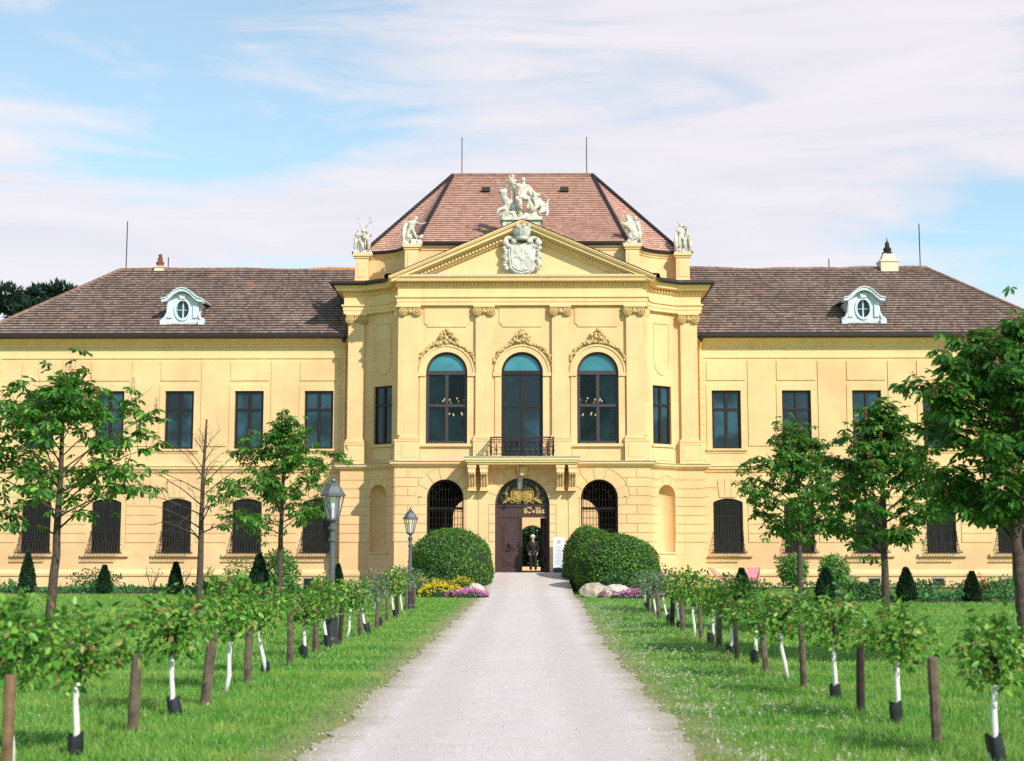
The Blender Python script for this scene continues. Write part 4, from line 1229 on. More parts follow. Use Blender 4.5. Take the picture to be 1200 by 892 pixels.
# ---- balcony on brackets
mb = MB(); yb = 68.55
mb.box(-2.72, 2.72, yb, 69.78, 6.02, 6.14); mb.box(-2.66, 2.66, yb+.05, 69.78, 5.92, 6.02); mb.box(-2.58, 2.58, yb+.13, 69.78, 5.82, 5.92); mb.box(-2.74, 2.74, yb-.03, 69.78, 6.14, 6.19, 1)
bal = P(mb, 'balcony', [M['trim'], M['plinth_stone']])
for x in (-2.37, -1.80, 1.80, 2.37):
    mb = MB()
    pr = [(69.75, 5.82), (68.78, 5.82), (68.78, 5.45), (68.86, 5.38), (69.02, 5.30), (69.2, 5.0), (69.32, 4.85), (69.32, 4.72), (69.36, 4.66), (69.75, 4.66)]
    n = len(pr)
    for xa, xb, sh in ((x-.18, x+.18, 0),):
        vs = [(xa, y, z) for y, z in pr]+[(xb, y, z) for y, z in pr]
        tri = tessellate_polygon([[Vector((a, b, 0)) for a, b in pr]])
        mb.add(vs, [tuple(t) for t in tri]+[tuple(i+n for i in t) for t in tri]+[(i, (i+1) % n, n+(i+1) % n, n+i) for i in range(n)])
    for k in (-.12, 0, .12): mb.tube([(x+k, 68.84, 5.38), (x+k, 68.98, 5.28), (x+k, 69.17, 4.98), (x+k, 69.29, 4.82)], .04, 6)
    for k in (-.1, 0, .1): mb.tube([(x+k, 68.76, 5.44), (x+k, 68.76, 5.36)], .028, 6)
    mb.box(x-.21, x+.21, 68.74, 69.75, 5.66, 5.82); mb.box(x-.2, x+.2, 69.26, 69.75, 4.6, 4.68)
    P(mb, 'bracket', M['trim'], bal)
mb = MB(); mb.prism([(-.2, 5.3), (.2, 5.3), (.26, 5.82), (-.26, 5.82)], 69.35, 69.76); mb.prism([(-.12, 5.36), (.12, 5.36), (.15, 5.72), (-.15, 5.72)], 69.28, 69.35); mb.lathe([(.1, -.2), (.1, .2)], (0, 69.35, 5.42), 8, 0, 'y'); P(mb, 'keystone', M['trim'], bal)
mb = MB()
yr0 = yb+.12
def rail(a, b):
    a, b = Vector((*a, 0)), Vector((*b, 0)); L = (b-a).length; n = max(2, round(L/.27))
    for z, r in ((7.08, .035), (6.98, .016), (6.30, .022), (6.62, .012)): mb.tube([a+Vector((0, 0, z)), b+Vector((0, 0, z))], r, 6)
    for k in range(n+1):
        p = a.lerp(b, k/n); mb.tube([p+Vector((0, 0, z)) for z in (6.19, 6.35, 6.48, 6.6, 6.68, 6.8, 7.07)], [.016, .03, .055, .018, .045, .02, .016], 6)
    for k in range(n):
        p = a.lerp(b, (k+.5)/n); d = (b-a).normalized()
        for s in (-1, 1):
            mb.tube([p+d*(s*.09*math.sin(t))+Vector((0, 0, 6.45+.06*t)) for t in np.linspace(0, 3.1, 7)], .011, 4)
            mb.tube([p+d*(s*.085*math.sin(t))+Vector((0, 0, 6.75+.07*t)) for t in np.linspace(0, 3.1, 7)], .011, 4)
        mb.sphere((p.x, p.y, 6.87), .04, 6, 4)
rail((-1.48, yr0), (1.48, yr0)); rail((-1.48, 69.7), (-1.48, yr0)); rail((1.48, yr0), (1.48, 69.7))
P(mb, 'railing', M['brown_iron'], bal)

# ---- vestibule, hall and courtyard seen through the openings
mb = MB()
def room(x0, x1, y0, y1, z0, z1, mi=0, back=None):
    q = [(x0, y0, z0), (x1, y0, z0), (x1, y1, z0), (x0, y1, z0), (x0, y0, z1), (x1, y0, z1), (x1, y1, z1), (x0, y1, z1)]
    fs = [(0, 1, 2, 3), (4, 5, 6, 7), (0, 3, 7, 4), (1, 2, 6, 5)]
    if back is None: fs.append((2, 3, 7, 6))
    mb.add(q, fs, mi)
    if back: mb.panel(rect(x0, x1, z0, z1), back, y1, .6, lambda u, z, d: (u, d, z), mi)
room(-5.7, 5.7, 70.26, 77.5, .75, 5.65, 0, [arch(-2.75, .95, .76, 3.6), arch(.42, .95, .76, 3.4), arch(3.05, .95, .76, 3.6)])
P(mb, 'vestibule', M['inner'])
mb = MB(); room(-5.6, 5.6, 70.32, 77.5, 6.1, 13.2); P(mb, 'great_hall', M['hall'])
mb = MB(); mb.box(-5.5, 5.5, 77.0, 86, 5.7, 6.0); P(mb, 'hall_floor', M['inner'])
# courtyard range behind: yellow wall with a passage arch, belongs to the palace
mb = MB()
mb.panel(rect(-14, 14, 0, 9), [arch(.62, 1.0, .7, 2.75)], 108, 4.0, lambda u, z, d: (u, d, z))
mb.box(-14, 14, 107.8, 108.2, 9, 9.3)
P(mb, 'courtyard_wall', M['wall'])

# ================================================================== FIGURES
def human_nodes(j=None, stout=1.0):
    """standing figure 1.75 m, facing -y; joint overrides in j"""
    b = dict(pel=(0, 0, .96), waist=(0, .0, 1.10), chest=(0, .0, 1.28), nb=(0, .01, 1.45), neck=(0, 0, 1.52), chin=(0, -.025, 1.585), head=(0, -.01, 1.655), crown=(0, .0, 1.715),
             sl=(.185, .01, 1.40), el=(.235, .03, 1.12), wl=(.225, -.05, .87), hl=(.22, -.075, .79), sr=(-.185, .01, 1.40), er=(-.235, .03, 1.12), wr=(-.225, -.05, .87), hr=(-.22, -.075, .79),
             tl=(.095, 0, .90), kl=(.105, -.02, .50), al=(.11, .02, .09), fl=(.12, -.13, .035), tr=(-.095, 0, .90), kr=(-.105, -.02, .50), ar=(-.11, .02, .09), fr=(-.12, -.13, .035))
    if j: b.update(j)
    r = dict(pel=.135, waist=.118, chest=.145, nb=.085, neck=.056, chin=.068, head=.092, crown=.07, sl=.068, el=.045, wl=.03, hl=.032, sr=.068, er=.045, wr=.03, hr=.032,
             tl=.095, kl=.06, al=.042, fl=.034, tr=.095, kr=.06, ar=.042, fr=.034)
    keys = list(b)
    nodes = [(*b[k], r[k]*stout) for k in keys]
    E_ = [('pel', 'waist'), ('waist', 'chest'), ('chest', 'nb'), ('nb', 'neck'), ('neck', 'chin'), ('chin', 'head'), ('head', 'crown'), ('chest', 'sl'), ('sl', 'el'), ('el', 'wl'), ('wl', 'hl'),
          ('chest', 'sr'), ('sr', 'er'), ('er', 'wr'), ('wr', 'hr'), ('pel', 'tl'), ('tl', 'kl'), ('kl', 'al'), ('al', 'fl'), ('pel', 'tr'), ('tr', 'kr'), ('kr', 'ar'), ('ar', 'fr')]
    return nodes, [(keys.index(a), keys.index(c)) for a, c in E_], b

def quad_nodes(pts):
    """pts: list of chains; each chain [(x,y,z,r),...]; chains after the first start at an index of the first"""
    nodes = list(pts[0]); edges = [(i, i+1) for i in range(len(nodes)-1)]
    for at_, ch in pts[1:]:
        prev = at_
        for p in ch:
            nodes.append(p); edges.append((prev, len(nodes)-1)); prev = len(nodes)-1
    return nodes, edges

def part_from(vf, name, mat, parent, xf, smooth=True):
    mb = MB(); mb.xf = xf; mb.add(*vf)
    return mb.build(name, mat, parent, smooth=smooth)

def T(x, y, z, s=1, rz=0, rx=0, ry=0):
    return Matrix.Translation((x, y, z)) @ Matrix.Rotation(rz, 4, 'Z') @ Matrix.Rotation(ry, 4, 'Y') @ Matrix.Rotation(rx, 4, 'X') @ Matrix.Scale(s, 4)

def drape(root, xf, pts, r, name='drapery'):
    mb = MB(); mb.xf = xf
    for ch in pts: mb.tube(ch, [r*(.5+.7*math.sin(PI*(k+.5)/len(ch))) for k in range(len(ch))], 7)
    return mb.build(name, M['stone'], root, smooth=True)

def rockbase(root, x, y, z, rx, ry, h, n=7, seed=1):
    mb = MB(); rj = random.Random(seed); random.seed(seed)
    mb.box(x-rx, x+rx, y-ry, y+ry, z, z+.06)
    for k in range(n): mb.sphere((x+rj.uniform(-.8, .8)*rx, y+rj.uniform(-.7, .7)*ry, z+.04), (rx*rj.uniform(.25, .45), ry*rj.uniform(.3, .5), h*rj.uniform(.6, 1.1)), 8, 5, 0, .2)
    return mb.build('base', M['stone'], root)

def antlers(root, xf, s=1.0):
    mb = MB(); mb.xf = xf
    for q in (-1, 1):
        mb.tube([(q*.04, 0, 0), (q*.16, .03, .12*s), (q*.27, .05, .30*s), (q*.30, .03, .52*s), (q*.24, 0, .72*s)], [.03, .03, .027, .022, .010], 5)
        mb.tube([(q*.10, .02, .06*s), (q*.20, -.14, .14*s), (q*.24, -.2, .26*s)], [.022, .018, .008], 5)
        mb.tube([(q*.26, .05, .28*s), (q*.42, .02, .38*s), (q*.50, -.02, .54*s)], [.022, .018, .008], 5)
        mb.tube([(q*.30, .03, .50*s), (q*.40, .03, .62*s), (q*.42, .0, .76*s)], [.02, .015, .007], 5)
    return mb.build('antlers', M['stone'], root, smooth=True)

def stag_head_chain():
    return [(0, .25, .2, .16), (0, .12, .5, .13), (0, .02, .75, .10), (0, -.06, .9, .09), (0, -.2, .84, .06), (0, -.3, .78, .04)]

def statue(x, y, z, label):
    return empty('statue', (x, y, z), label, 'statue', 'statues along the parapet')

ZP = 16.62
# 1 outer left: figures in front of a stag
x, y = PED[0]
st = statue(x, y, ZP, 'white stone group with a stag raising tall antlers, on the outer left parapet pedestal')
rockbase(st, x, y, ZP, .42, .38, .22, 8, 3)
n, e, b = human_nodes(dict(el=(.30, -.15, 1.2), wl=(.12, -.3, 1.22), hl=(.06, -.32, 1.24), er=(-.30, .05, 1.15), wr=(-.34, -.05, .9), hr=(-.34, -.1, .84), kl=(.14, -.16, .52), al=(.12, .02, .12)))
part_from(skin(n, e, 1), 'figure', M['stone'], st, T(x-.2, y-.12, ZP+.12, .68, R(-15)))
n, e, b = human_nodes(dict(el=(.33, 0, 1.25), wl=(.30, -.22, 1.42), hl=(.26, -.26, 1.5), er=(-.28, -.1, 1.15), wr=(-.1, -.22, 1.1), hr=(-.05, -.24, 1.1), kr=(-.12, -.14, .5)))
part_from(skin(n, e, 1), 'figure', M['stone'], st, T(x+.2, y-.05, ZP+.1, .66, R(20)))
n, e = quad_nodes([[(0, .3, .35, .22), (0, .1, .75, .19), (0, .02, 1.05, .13), (0, -.05, 1.28, .10), (0, -.18, 1.25, .07), (0, -.3, 1.17, .045)], (0, [(.1, .25, .1, .08), (.1, .2, 0, .06)]), (0, [(-.1, .25, .1, .08), (-.1, .2, 0, .06)]), (3, [(.16, .02, 1.36, .03)]), (3, [(-.16, .02, 1.36, .03)])])
part_from(skin(n, e, 1), 'stag', M['stone'], st, T(x+.05, y+.08, ZP+.12, .92, R(-12)))
antlers(st, T(x+.05, y+.06, ZP+1.36, .95, R(-12)))
drape(st, T(x, y-.1, ZP+.1), [[(-.35, -.1, .75), (-.32, -.16, .5), (-.36, -.12, .25), (-.3, -.1, 0)], [(.3, -.1, .7), (.34, -.14, .4), (.3, -.1, .05)], [(-.1, -.2, .55), (0, -.22, .4), (.05, -.2, .1)]], .08)
# 2 inner left: leaning figure with outstretched arm and hound
x, y = PED[1]
st = statue(x, y, ZP, 'white stone nude striding with one arm stretched to the right, on the inner left pedestal')
rockbase(st, x, y, ZP, .5, .38, .24, 9, 5)
n, e, b = human_nodes(dict(pel=(-.05, 0, .92), waist=(.02, -.02, 1.08), chest=(.12, -.05, 1.25), nb=(.2, -.05, 1.41), neck=(.24, -.06, 1.47), chin=(.29, -.08, 1.53), head=(.30, -.07, 1.60), crown=(.31, -.05, 1.66),
     sl=(.30, -.02, 1.33), el=(.55, -.05, 1.2), wl=(.80, -.1, 1.26), hl=(.90, -.12, 1.32), sr=(-.03, .0, 1.36), er=(-.28, .05, 1.38), wr=(-.42, 0, 1.22), hr=(-.46, -.03, 1.14),
     tl=(.06, 0, .86), kl=(.25, -.1, .52), al=(.42, 0, .10), fl=(.52, -.1, .06), tr=(-.14, 0, .86), kr=(-.22, -.14, .50), ar=(-.42, .0, .16), fr=(-.46, -.12, .1)))
part_from(skin(n, e, 1), 'figure', M['stone'], st, T(x-.05, y-.05, ZP+.1, .80))
n, e = quad_nodes([[(-.2, .1, .45, .14), (.0, .08, .55, .13), (.18, .05, .75, .10), (.26, .0, .92, .07), (.36, -.06, .90, .05)], (0, [(-.28, .1, .2, .07), (-.3, .1, 0, .04)]), (1, [(.1, .1, .25, .06), (.12, .1, .02, .035)]), (0, [(-.4, .1, .55, .03), (-.5, .08, .7, .02)])])
part_from(skin(n, e, 1), 'hound', M['stone'], st, T(x-.28, y+.1, ZP+.08, .85, PI))
drape(st, T(x, y, ZP+.1), [[(-.28, 0, 1.05), (-.4, .02, .8), (-.42, .0, .5), (-.38, -.05, .2), (-.48, -.05, 0)], [(-.2, .1, .9), (-.25, .08, .5), (-.2, 0, .1)], [(.2, .1, .4), (.38, .1, .3), (.5, .05, .45)]], .10)
# 3 inner right: rearing animal with a figure
x, y = PED[2]
st = statue(x, y, ZP, 'white stone figure beside a rearing hound reaching to the left, on the inner right pedestal')
rockbase(st, x, y, ZP, .48, .38, .22, 9, 8)
n, e = quad_nodes([[(.22, 0, .55, .20), (.05, 0, .85, .19), (-.08, -.02, 1.15, .20), (-.1, -.02, 1.4, .13), (-.2, -.06, 1.55, .11), (-.36, -.1, 1.52, .07)],
     (0, [(.34, .02, .3, .10), (.2, .02, .08, .06)]), (0, [(.1, -.12, .32, .10), (-.12, -.1, .08, .06)]), (2, [(-.38, -.15, 1.12, .07), (-.6, -.2, 1.2, .05), (-.68, -.22, 1.12, .04)]), (2, [(-.34, .1, 1.0, .07), (-.5, .1, .86, .05)]),
     (0, [(.45, .1, .5, .035), (.6, .1, .72, .03), (.52, .08, .85, .03)]), (4, [(-.12, .06, 1.68, .03)]), (4, [(-.16, -.12, 1.68, .03)])])
part_from(skin(n, e, 1), 'hound', M['stone'], st, T(x-.02, y-.05, ZP+.08, .84))
n, e, b = human_nodes(dict(sl=(.19, 0, 1.38), el=(.34, .02, 1.15), wl=(.2, -.12, 1.02), hl=(.14, -.16, 1.0), er=(-.3, -.1, 1.25), wr=(-.42, -.2, 1.4), hr=(-.46, -.22, 1.46), kl=(.2, -.1, .5), al=(.3, .05, .1), fl=(.38, -.05, .06)))
part_from(skin(n, e, 1), 'figure', M['stone'], st, T(x+.18, y+.1, ZP+.08, .80, R(10)))
drape(st, T(x, y, ZP+.1), [[(.3, 0, .95), (.4, .02, .6), (.36, 0, .3), (.42, 0, .05)], [(-.05, -.15, .6), (-.1, -.15, .3), (-.05, -.12, 0)]], .09)
# 4 outer right: two figures with a raised horn
x, y = PED[3]
st = statue(x, y, ZP, 'white stone pair of figures lifting a horn skyward, on the outer right pedestal')
rockbase(st, x, y, ZP, .42, .38, .2, 8, 11)
n, e, b = human_nodes(dict(el=(.34, 0, 1.3), wl=(.30, -.18, 1.48), hl=(.28, -.22, 1.56), er=(-.28, -.12, 1.18), wr=(-.08, -.25, 1.15), hr=(-.02, -.27, 1.15), kr=(-.13, -.14, .5)))
part_from(skin(n, e, 1), 'figure', M['stone'], st, T(x-.05, y-.05, ZP+.12, .84, R(8)))
n, e, b = human_nodes(dict(el=(.30, -.08, 1.15), wl=(.18, -.22, .98), hl=(.14, -.25, .95), er=(-.30, -.1, 1.3), wr=(-.22, -.25, 1.45), hr=(-.2, -.28, 1.5)))
part_from(skin(n, e, 1), 'figure', M['stone'], st, T(x+.24, y+.02, ZP+.1, .66, R(-25)))
mb = MB(); mb.xf = T(x, y, ZP); mb.tube([(.05, -.1, 1.35), (.2, -.1, 1.5), (.36, -.1, 1.6), (.56, -.12, 1.78)], [.06, .05, .03, .012], 6); mb.tube([(-.1, -.05, 1.5), (-.2, -.05, 1.62), (-.22, -.05, 1.78)], [.04, .03, .01], 5); mb.build('horn', M['stone'], st, smooth=True)
drape(st, T(x, y-.05, ZP+.1), [[(-.28, -.05, .9), (-.34, -.1, .55), (-.3, -.1, .25), (-.34, -.08, 0)], [(.12, -.2, .7), (.1, -.22, .4), (.16, -.18, .05)], [(.36, -.05, .8), (.4, -.05, .4), (.36, 0, .02)]], .09)
# 5 on the pediment: seated huntress between stag and hounds
x, y, z = 0.0, YC+.0, 17.82
st = statue(x, y, z, 'large white stone group of a seated huntress between a stag and hounds, crowning the pediment')
del st['group']
rockbase(st, x, y, z, .95, .5, .42, 16, 21)
n, e, b = human_nodes(dict(pel=(0, 0, .62), waist=(-.02, -.04, .78), chest=(.02, -.06, .98), nb=(.06, -.05, 1.16), neck=(.07, -.05, 1.23), chin=(.04, -.1, 1.30), head=(.04, -.08, 1.38), crown=(.05, -.06, 1.45),
     sl=(.24, -.03, 1.10), el=(.42, .02, .92), wl=(.50, -.1, .72), hl=(.5, -.14, .66), sr=(-.13, -.03, 1.12), er=(-.38, .0, 1.22), wr=(-.50, -.02, 1.46), hr=(-.50, -.02, 1.56),
     tl=(.12, -.1, .58), kl=(.30, -.45, .52), al=(.22, -.42, .12), fl=(.24, -.54, .06), tr=(-.12, -.1, .58), kr=(-.22, -.48, .5), ar=(-.02, -.40, .10), fr=(-.04, -.52, .04)))
part_from(skin(n, e, 1), 'figure', M['stone'], st, T(x+.0, y-.05, z+.36, 1.20))
n, e = quad_nodes([[(-.25, .1, .38, .22), (-.5, .05, .5, .20), (-.72, .02, .72, .15), (-.82, 0, .98, .11), (-.80, -.04, 1.18, .10), (-.94, -.08, 1.12, .07), (-1.02, -.1, 1.04, .045)],
     (1, [(-.8, -.2, .34, .08), (-1.02, -.3, .26, .05), (-1.12, -.3, .06, .04)]), (0, [(-.1, -.2, .2, .09), (-.35, -.35, .14, .06), (-.55, -.38, .08, .04)]), (1, [(-.7, -.25, .2, .07), (-.5, -.4, .1, .05)]), (4, [(-.66, .05, 1.26, .03)])])
part_from(skin(n, e, 1), 'stag', M['stone'], st, T(x, y, z+.15, 1.12))
antlers(st, T(x-.88, y, z+1.52, .75, R(20), 0, R(-8)), .9)
n, e = quad_nodes([[(.95, .1, .42, .17), (.72, .08, .62, .18), (.5, .05, .85, .15), (.38, 0, 1.08, .10), (.28, -.06, 1.15, .07)], (0, [(1.08, .0, .3, .10), (1.12, -.1, .1, .06), (1.04, -.2, .02, .04)]), (1, [(.62, -.25, .42, .08), (.5, -.3, .2, .05)]), (0, [(.85, -.25, .2, .08), (.7, -.3, .08, .05)]), (0, [(1.1, .1, .55, .04), (1.14, .1, .85, .03), (1.0, .08, 1.0, .02)])])
part_from(skin(n, e, 1), 'hound', M['stone'], st, T(x, y, z+.15, 1.12))
n, e, b = human_nodes(dict(el=(.3, -.1, 1.2), wl=(.16, -.25, 1.3), hl=(.1, -.28, 1.35)))
part_from(skin(n, e, 1), 'figure', M['stone'], st, T(x-.45, y+.22, z+.95, .80, R(30)))
drape(st, T(x, y-.1, z+.3), [[(.2, 0, 1.25), (.5, .1, 1.05), (.72, .1, .9), (.9, .1, .95)], [(-.2, -.3, .8), (0, -.45, .72), (.25, -.42, .62)], [(.3, -.3, .6), (.45, -.3, .3), (.5, -.3, 0)], [(-.1, -.45, .6), (-.12, -.5, .3), (-.1, -.4, .05)]], .12)

SKIN_K = 1.0
# ---- man in the doorway
px_, py_, pz_ = .50, 69.35, .765
man = empty('person', (px_, py_, pz_), 'white-haired man in a dark suit standing in the open palace doorway', 'person')
XF = T(px_, py_, pz_, 1.0, R(12))
J = dict(el=(.245, .05, 1.12), wl=(.20, -.06, .90), hl=(.17, -.10, .83), er=(-.245, .05, 1.12), wr=(-.20, -.06, .90), hr=(-.17, -.10, .83), kl=(.115, -.02, .5), al=(.14, .02, .09), fl=(.17, -.12, .035), kr=(-.1, -.03, .5), ar=(-.10, .0, .09), fr=(-.12, -.15, .035))
n, e, b = human_nodes(J)
keys = list(b)
def hand(side):
    h = Vector(b['hl' if side > 0 else 'hr']); i0 = keys.index('hl' if side > 0 else 'hr')
    for k in range(4):
        o = (k-1.5)*.021; L = (.072, .084, .078, .06)[k]
        p0 = h+Vector((-side*.012, o, -.02)); p1 = p0+Vector((-side*.012, -.004, -L*.5)); p2 = p1+Vector((-side*.02, -.006, -L*.45))
        for q in (p0, p1, p2): n.append((*q, .0095))
        m = len(n); e.extend([(i0, m-3), (m-3, m-2), (m-2, m-1)])
    p0 = h+Vector((-side*.015, -.035, .01)); p1 = p0+Vector((-side*.018, -.025, -.035))
    n.append((*p0, .012)); n.append((*p1, .010)); m = len(n); e.extend([(i0, m-2), (m-2, m-1)])
hand(1); hand(-1)
n.append((0, -.115, 1.645, .016)); e.append((keys.index('head'), len(n)-1))
for s in (-1, 1): n.append((s*.098, .0, 1.645, .018)); e.append((keys.index('head'), len(n)-1))
part_from(skin(n, e, 2), 'body', M['skin'], man, XF)
jn = [(0, 0, .93, .155), (0, 0, 1.1, .15), (0, 0, 1.28, .165), (0, .01, 1.43, .10), (.19, .01, 1.39, .08), (.25, .05, 1.12, .062), (.205, -.055, .915, .048), (-.19, .01, 1.39, .08), (-.25, .05, 1.12, .062), (-.205, -.055, .915, .048), (0, 0, .80, .165)]
part_from(skin(jn, [(0, 1), (1, 2), (2, 3), (2, 4), (4, 5), (5, 6), (2, 7), (7, 8), (8, 9), (0, 10)], 2), 'suit_jacket', M['suit'], man, XF)
tn = [(0, 0, .95, .14), (.1, 0, .86, .105), (.117, -.02, .5, .08), (.14, .02, .10, .068), (-.1, 0, .86, .105), (-.102, -.03, .5, .08), (-.10, 0, .10, .068)]
part_from(skin(tn, [(0, 1), (1, 2), (2, 3), (0, 4), (4, 5), (5, 6)], 2), 'trousers', M['suit'], man, XF)
for ax, ay, fx, fy in ((.14, .03, .172, -.14), (-.10, .01, -.122, -.17)):
    part_from(skin([(ax, ay, .05, .05), ((ax+fx)/2, (ay+fy)/2, .045, .048), (fx, fy, .035, .04)], [(0, 1), (1, 2)], 2), 'shoe', M['shoe'], man, XF)
mb = MB(); mb.xf = XF
mb.sphere((0, .018, 1.70), (.108, .108, .085), 14, 9); mb.sphere((.075, .03, 1.655), (.04, .06, .055), 8, 6); mb.sphere((-.075, .03, 1.655), (.04, .06, .055), 8, 6); mb.sphere((0, .07, 1.64), (.085, .05, .08), 10, 6)
mb.build('hair', M['hair'], man, smooth=True)
mb = MB(); mb.xf = XF
for s in (-1, 1): mb.sphere((s*.035, -.096, 1.66), (.013, .008, .009), 8, 5)
mb.build('eyes', M['suit'], man, smooth=True)
mb = MB(); mb.xf = XF; mb.box(-.03, .03, -.094, -.088, 1.597, 1.604); mb.build('mouth', simple('lips', (.35, .14, .12), .6), man)
mb = MB(); mb.xf = XF; mb.prism([(-.045, 1.44), (.045, 1.44), (0, 1.22)], -.168, -.15); mb.build('shirt', M['shirt'], man)

# ---- notice board beside the door
nb = empty('notice_board', (1.72, 69.1, .5), 'tall white notice board with grey print and dark blue foot, beside the palace door', 'notice board')
mb = MB(); mb.box(1.45, 2.0, 69.12, 69.17, .98, 2.42); mb.build('panel', M['white'], nb)
mb = MB(); mb.box(1.45, 2.0, 69.118, 69.172, .56, .98); mb.box(1.42, 2.03, 69.05, 69.3, .50, .56); mb.build('foot', M['navy'], nb)
mb = MB(); rj = random.Random(4)
mb.lathe([(.10, 0), (.10, -.004), (0, -.005)], (1.725, 69.118, 2.2), 14, 0, 'y')
for k in range(14):
    z = 1.98-.065*k; L = rj.uniform(.25, .42) if k not in (0, 5, 9) else .2
    mb.box(1.725-L/2, 1.725+L/2, 69.114, 69.119, z, z+.022)
mb.build('print', M['grey_ink'], nb)

# ---- lantern hanging over the door
hl = empty('hanging_lantern', (-.15, 69.1, 5.0), 'small pale lantern hanging under the balcony in front of the gilded fanlight', 'lantern')
mb = MB(); mb.tube([(-.12, 69.1, 5.82), (-.12, 69.1, 5.25)], .014, 5); mb.lathe([(.02, .3), (.06, .26), (.16, .14), (.17, .11), (.13, .1)], (-.12, 69.1, 5.0), 6); mb.lathe([(.03, -.42), (.08, -.38), (.09, -.34)], (-.12, 69.1, 5.0), 6)
for k in range(6): a = 2*PI*k/6; mb.tube([(-.12+.14*math.cos(a), 69.1+.14*math.sin(a), 5.1), (-.12+.085*math.cos(a), 69.1+.085*math.sin(a), 4.65)], .012, 4)
mb.build('frame', M['lamp'], hl)
mb = MB(); mb.lathe([(.135, .1), (.08, -.34)], (-.12, 69.1, 5.0), 6); mb.build('glass', M['lantern_glass'], hl)

# ---- chandeliers in the hall
for x, lab in ((-3.25, 'lit candle chandelier seen through the left tall arched window'), (3.25, 'lit candle chandelier seen through the right tall arched window')):
    ch = empty('chandelier', (x, 73.2, 8.4), lab, 'chandelier', 'chandeliers in the great hall')
    mb = MB(); mb.tube([(x, 73.2, 13.1), (x, 73.2, 8.2)], .02, 5); bl = MB()
    for rad, z, n_ in ((.75, 9.25, 12), (.42, 8.55, 6)):
        mb.tube([(x+rad*math.cos(t), 73.2+rad*math.sin(t), z-.08) for t in np.linspace(0, 2*PI, 17)], .018, 5)
        for k in range(n_):
            a = 2*PI*k/n_; mb.tube([(x, 73.2, z-.3), (x+rad*math.cos(a), 73.2+rad*math.sin(a), z-.08)], .012, 4)
            bl.sphere((x+rad*math.cos(a), 73.2+rad*math.sin(a), z+.02+.06*(k % 2)), (.035, .035, .055), 6, 5)
    mb.build('frame', M['gold'], ch); bl.build('bulbs', M['bulb'], ch)

# ---- street lamps on the lawn
def lamp_parts(label, loc):
    root = empty('lamp_post', loc, label, 'lamp post', 'lamp posts beside the path')
    mb = MB(); mb.lathe([(.18, 0), (.18, .05), (.14, .09), (.12, .14), (.12, .44), (.135, .47), (.09, .52), (.062, .60)], n=12); b0 = mb.build('base', M['lamp_base'], root, loc=loc)
    mb = MB(); mb.lathe([(.058, .6), (.054, 1.45), (.046, 1.75), (.046, 1.82), (.07, 1.84), (.07, 1.87), (.046, 1.90), (.042, 2.0), (.06, 2.03), (.08, 2.06), (.08, 2.09), (.042, 2.12), (.038, 2.17), (.085, 2.22)], n=12); mb.build('post', M['lamp'], root, loc=loc, smooth=False)
    mb = MB()
    for k in range(6):
        a = 2*PI*k/6+.3; mb.tube([(.10*math.cos(a), .10*math.sin(a), 2.22), (.20*math.cos(a), .20*math.sin(a), 2.66)], .014, 5)
    mb.lathe([(.10, 2.20), (.115, 2.22), (.115, 2.25), (.10, 2.25)], n=6, a0=.3); mb.lathe([(.19, 2.645), (.235, 2.65), (.235, 2.68), (.19, 2.69)], n=6, a0=.3)
    lf = mb.build('lantern_frame', M['lamp'], root, loc=loc)
    mb = MB(); mb.lathe([(.10, 2.25), (.19, 2.65)], n=6, a0=.3); mb.build('glass', M['lantern_glass'], lf, loc=loc)
    mb = MB(); mb.tube([(0, 0, 2.25), (0, 0, 2.42)], .02, 6); mb.lathe([(.03, 2.42), (.045, 2.5), (.02, 2.56), (0, 2.57)], n=8); mb.build('bulb', M['white'], lf, loc=loc)
    mb = MB(); mb.lathe([(.225, 2.685), (.20, 2.72), (.14, 2.82), (.115, 2.845), (.115, 2.87), (.06, 2.90), (.03, 2.91)], n=6, a0=.3); mb.build('lantern_roof', M['lamp'], root, loc=loc)
    mb = MB(); mb.lathe([(.03, 2.90), (.055, 2.93), (.045, 2.955), (.02, 2.97), (.025, 2.99), (0, 3.02)], n=8); mb.build('finial', M['lamp'], root, loc=loc)
    return root
def copy_tree(o, loc, label=None):
    r = o.copy(); col.objects.link(r); r.location = loc; WO[r.name] = Vector(loc)
    if label: r['label'] = label
    for chd in [c for c in bpy.data.objects if c.parent == o]:
        c2 = chd.copy(); col.objects.link(c2); c2.parent = r
        for g in [q for q in bpy.data.objects if q.parent == chd]:
            g2 = g.copy(); col.objects.link(g2); g2.parent = c2
    return r
lp = lamp_parts('grey lantern lamp post with black foot among the left rose trees, the nearer one', (-3.3, 26.5, 0))
copy_tree(lp, (-3.27, 43.9, 0), 'grey lantern lamp post before the left clipped hedge, the farther one')

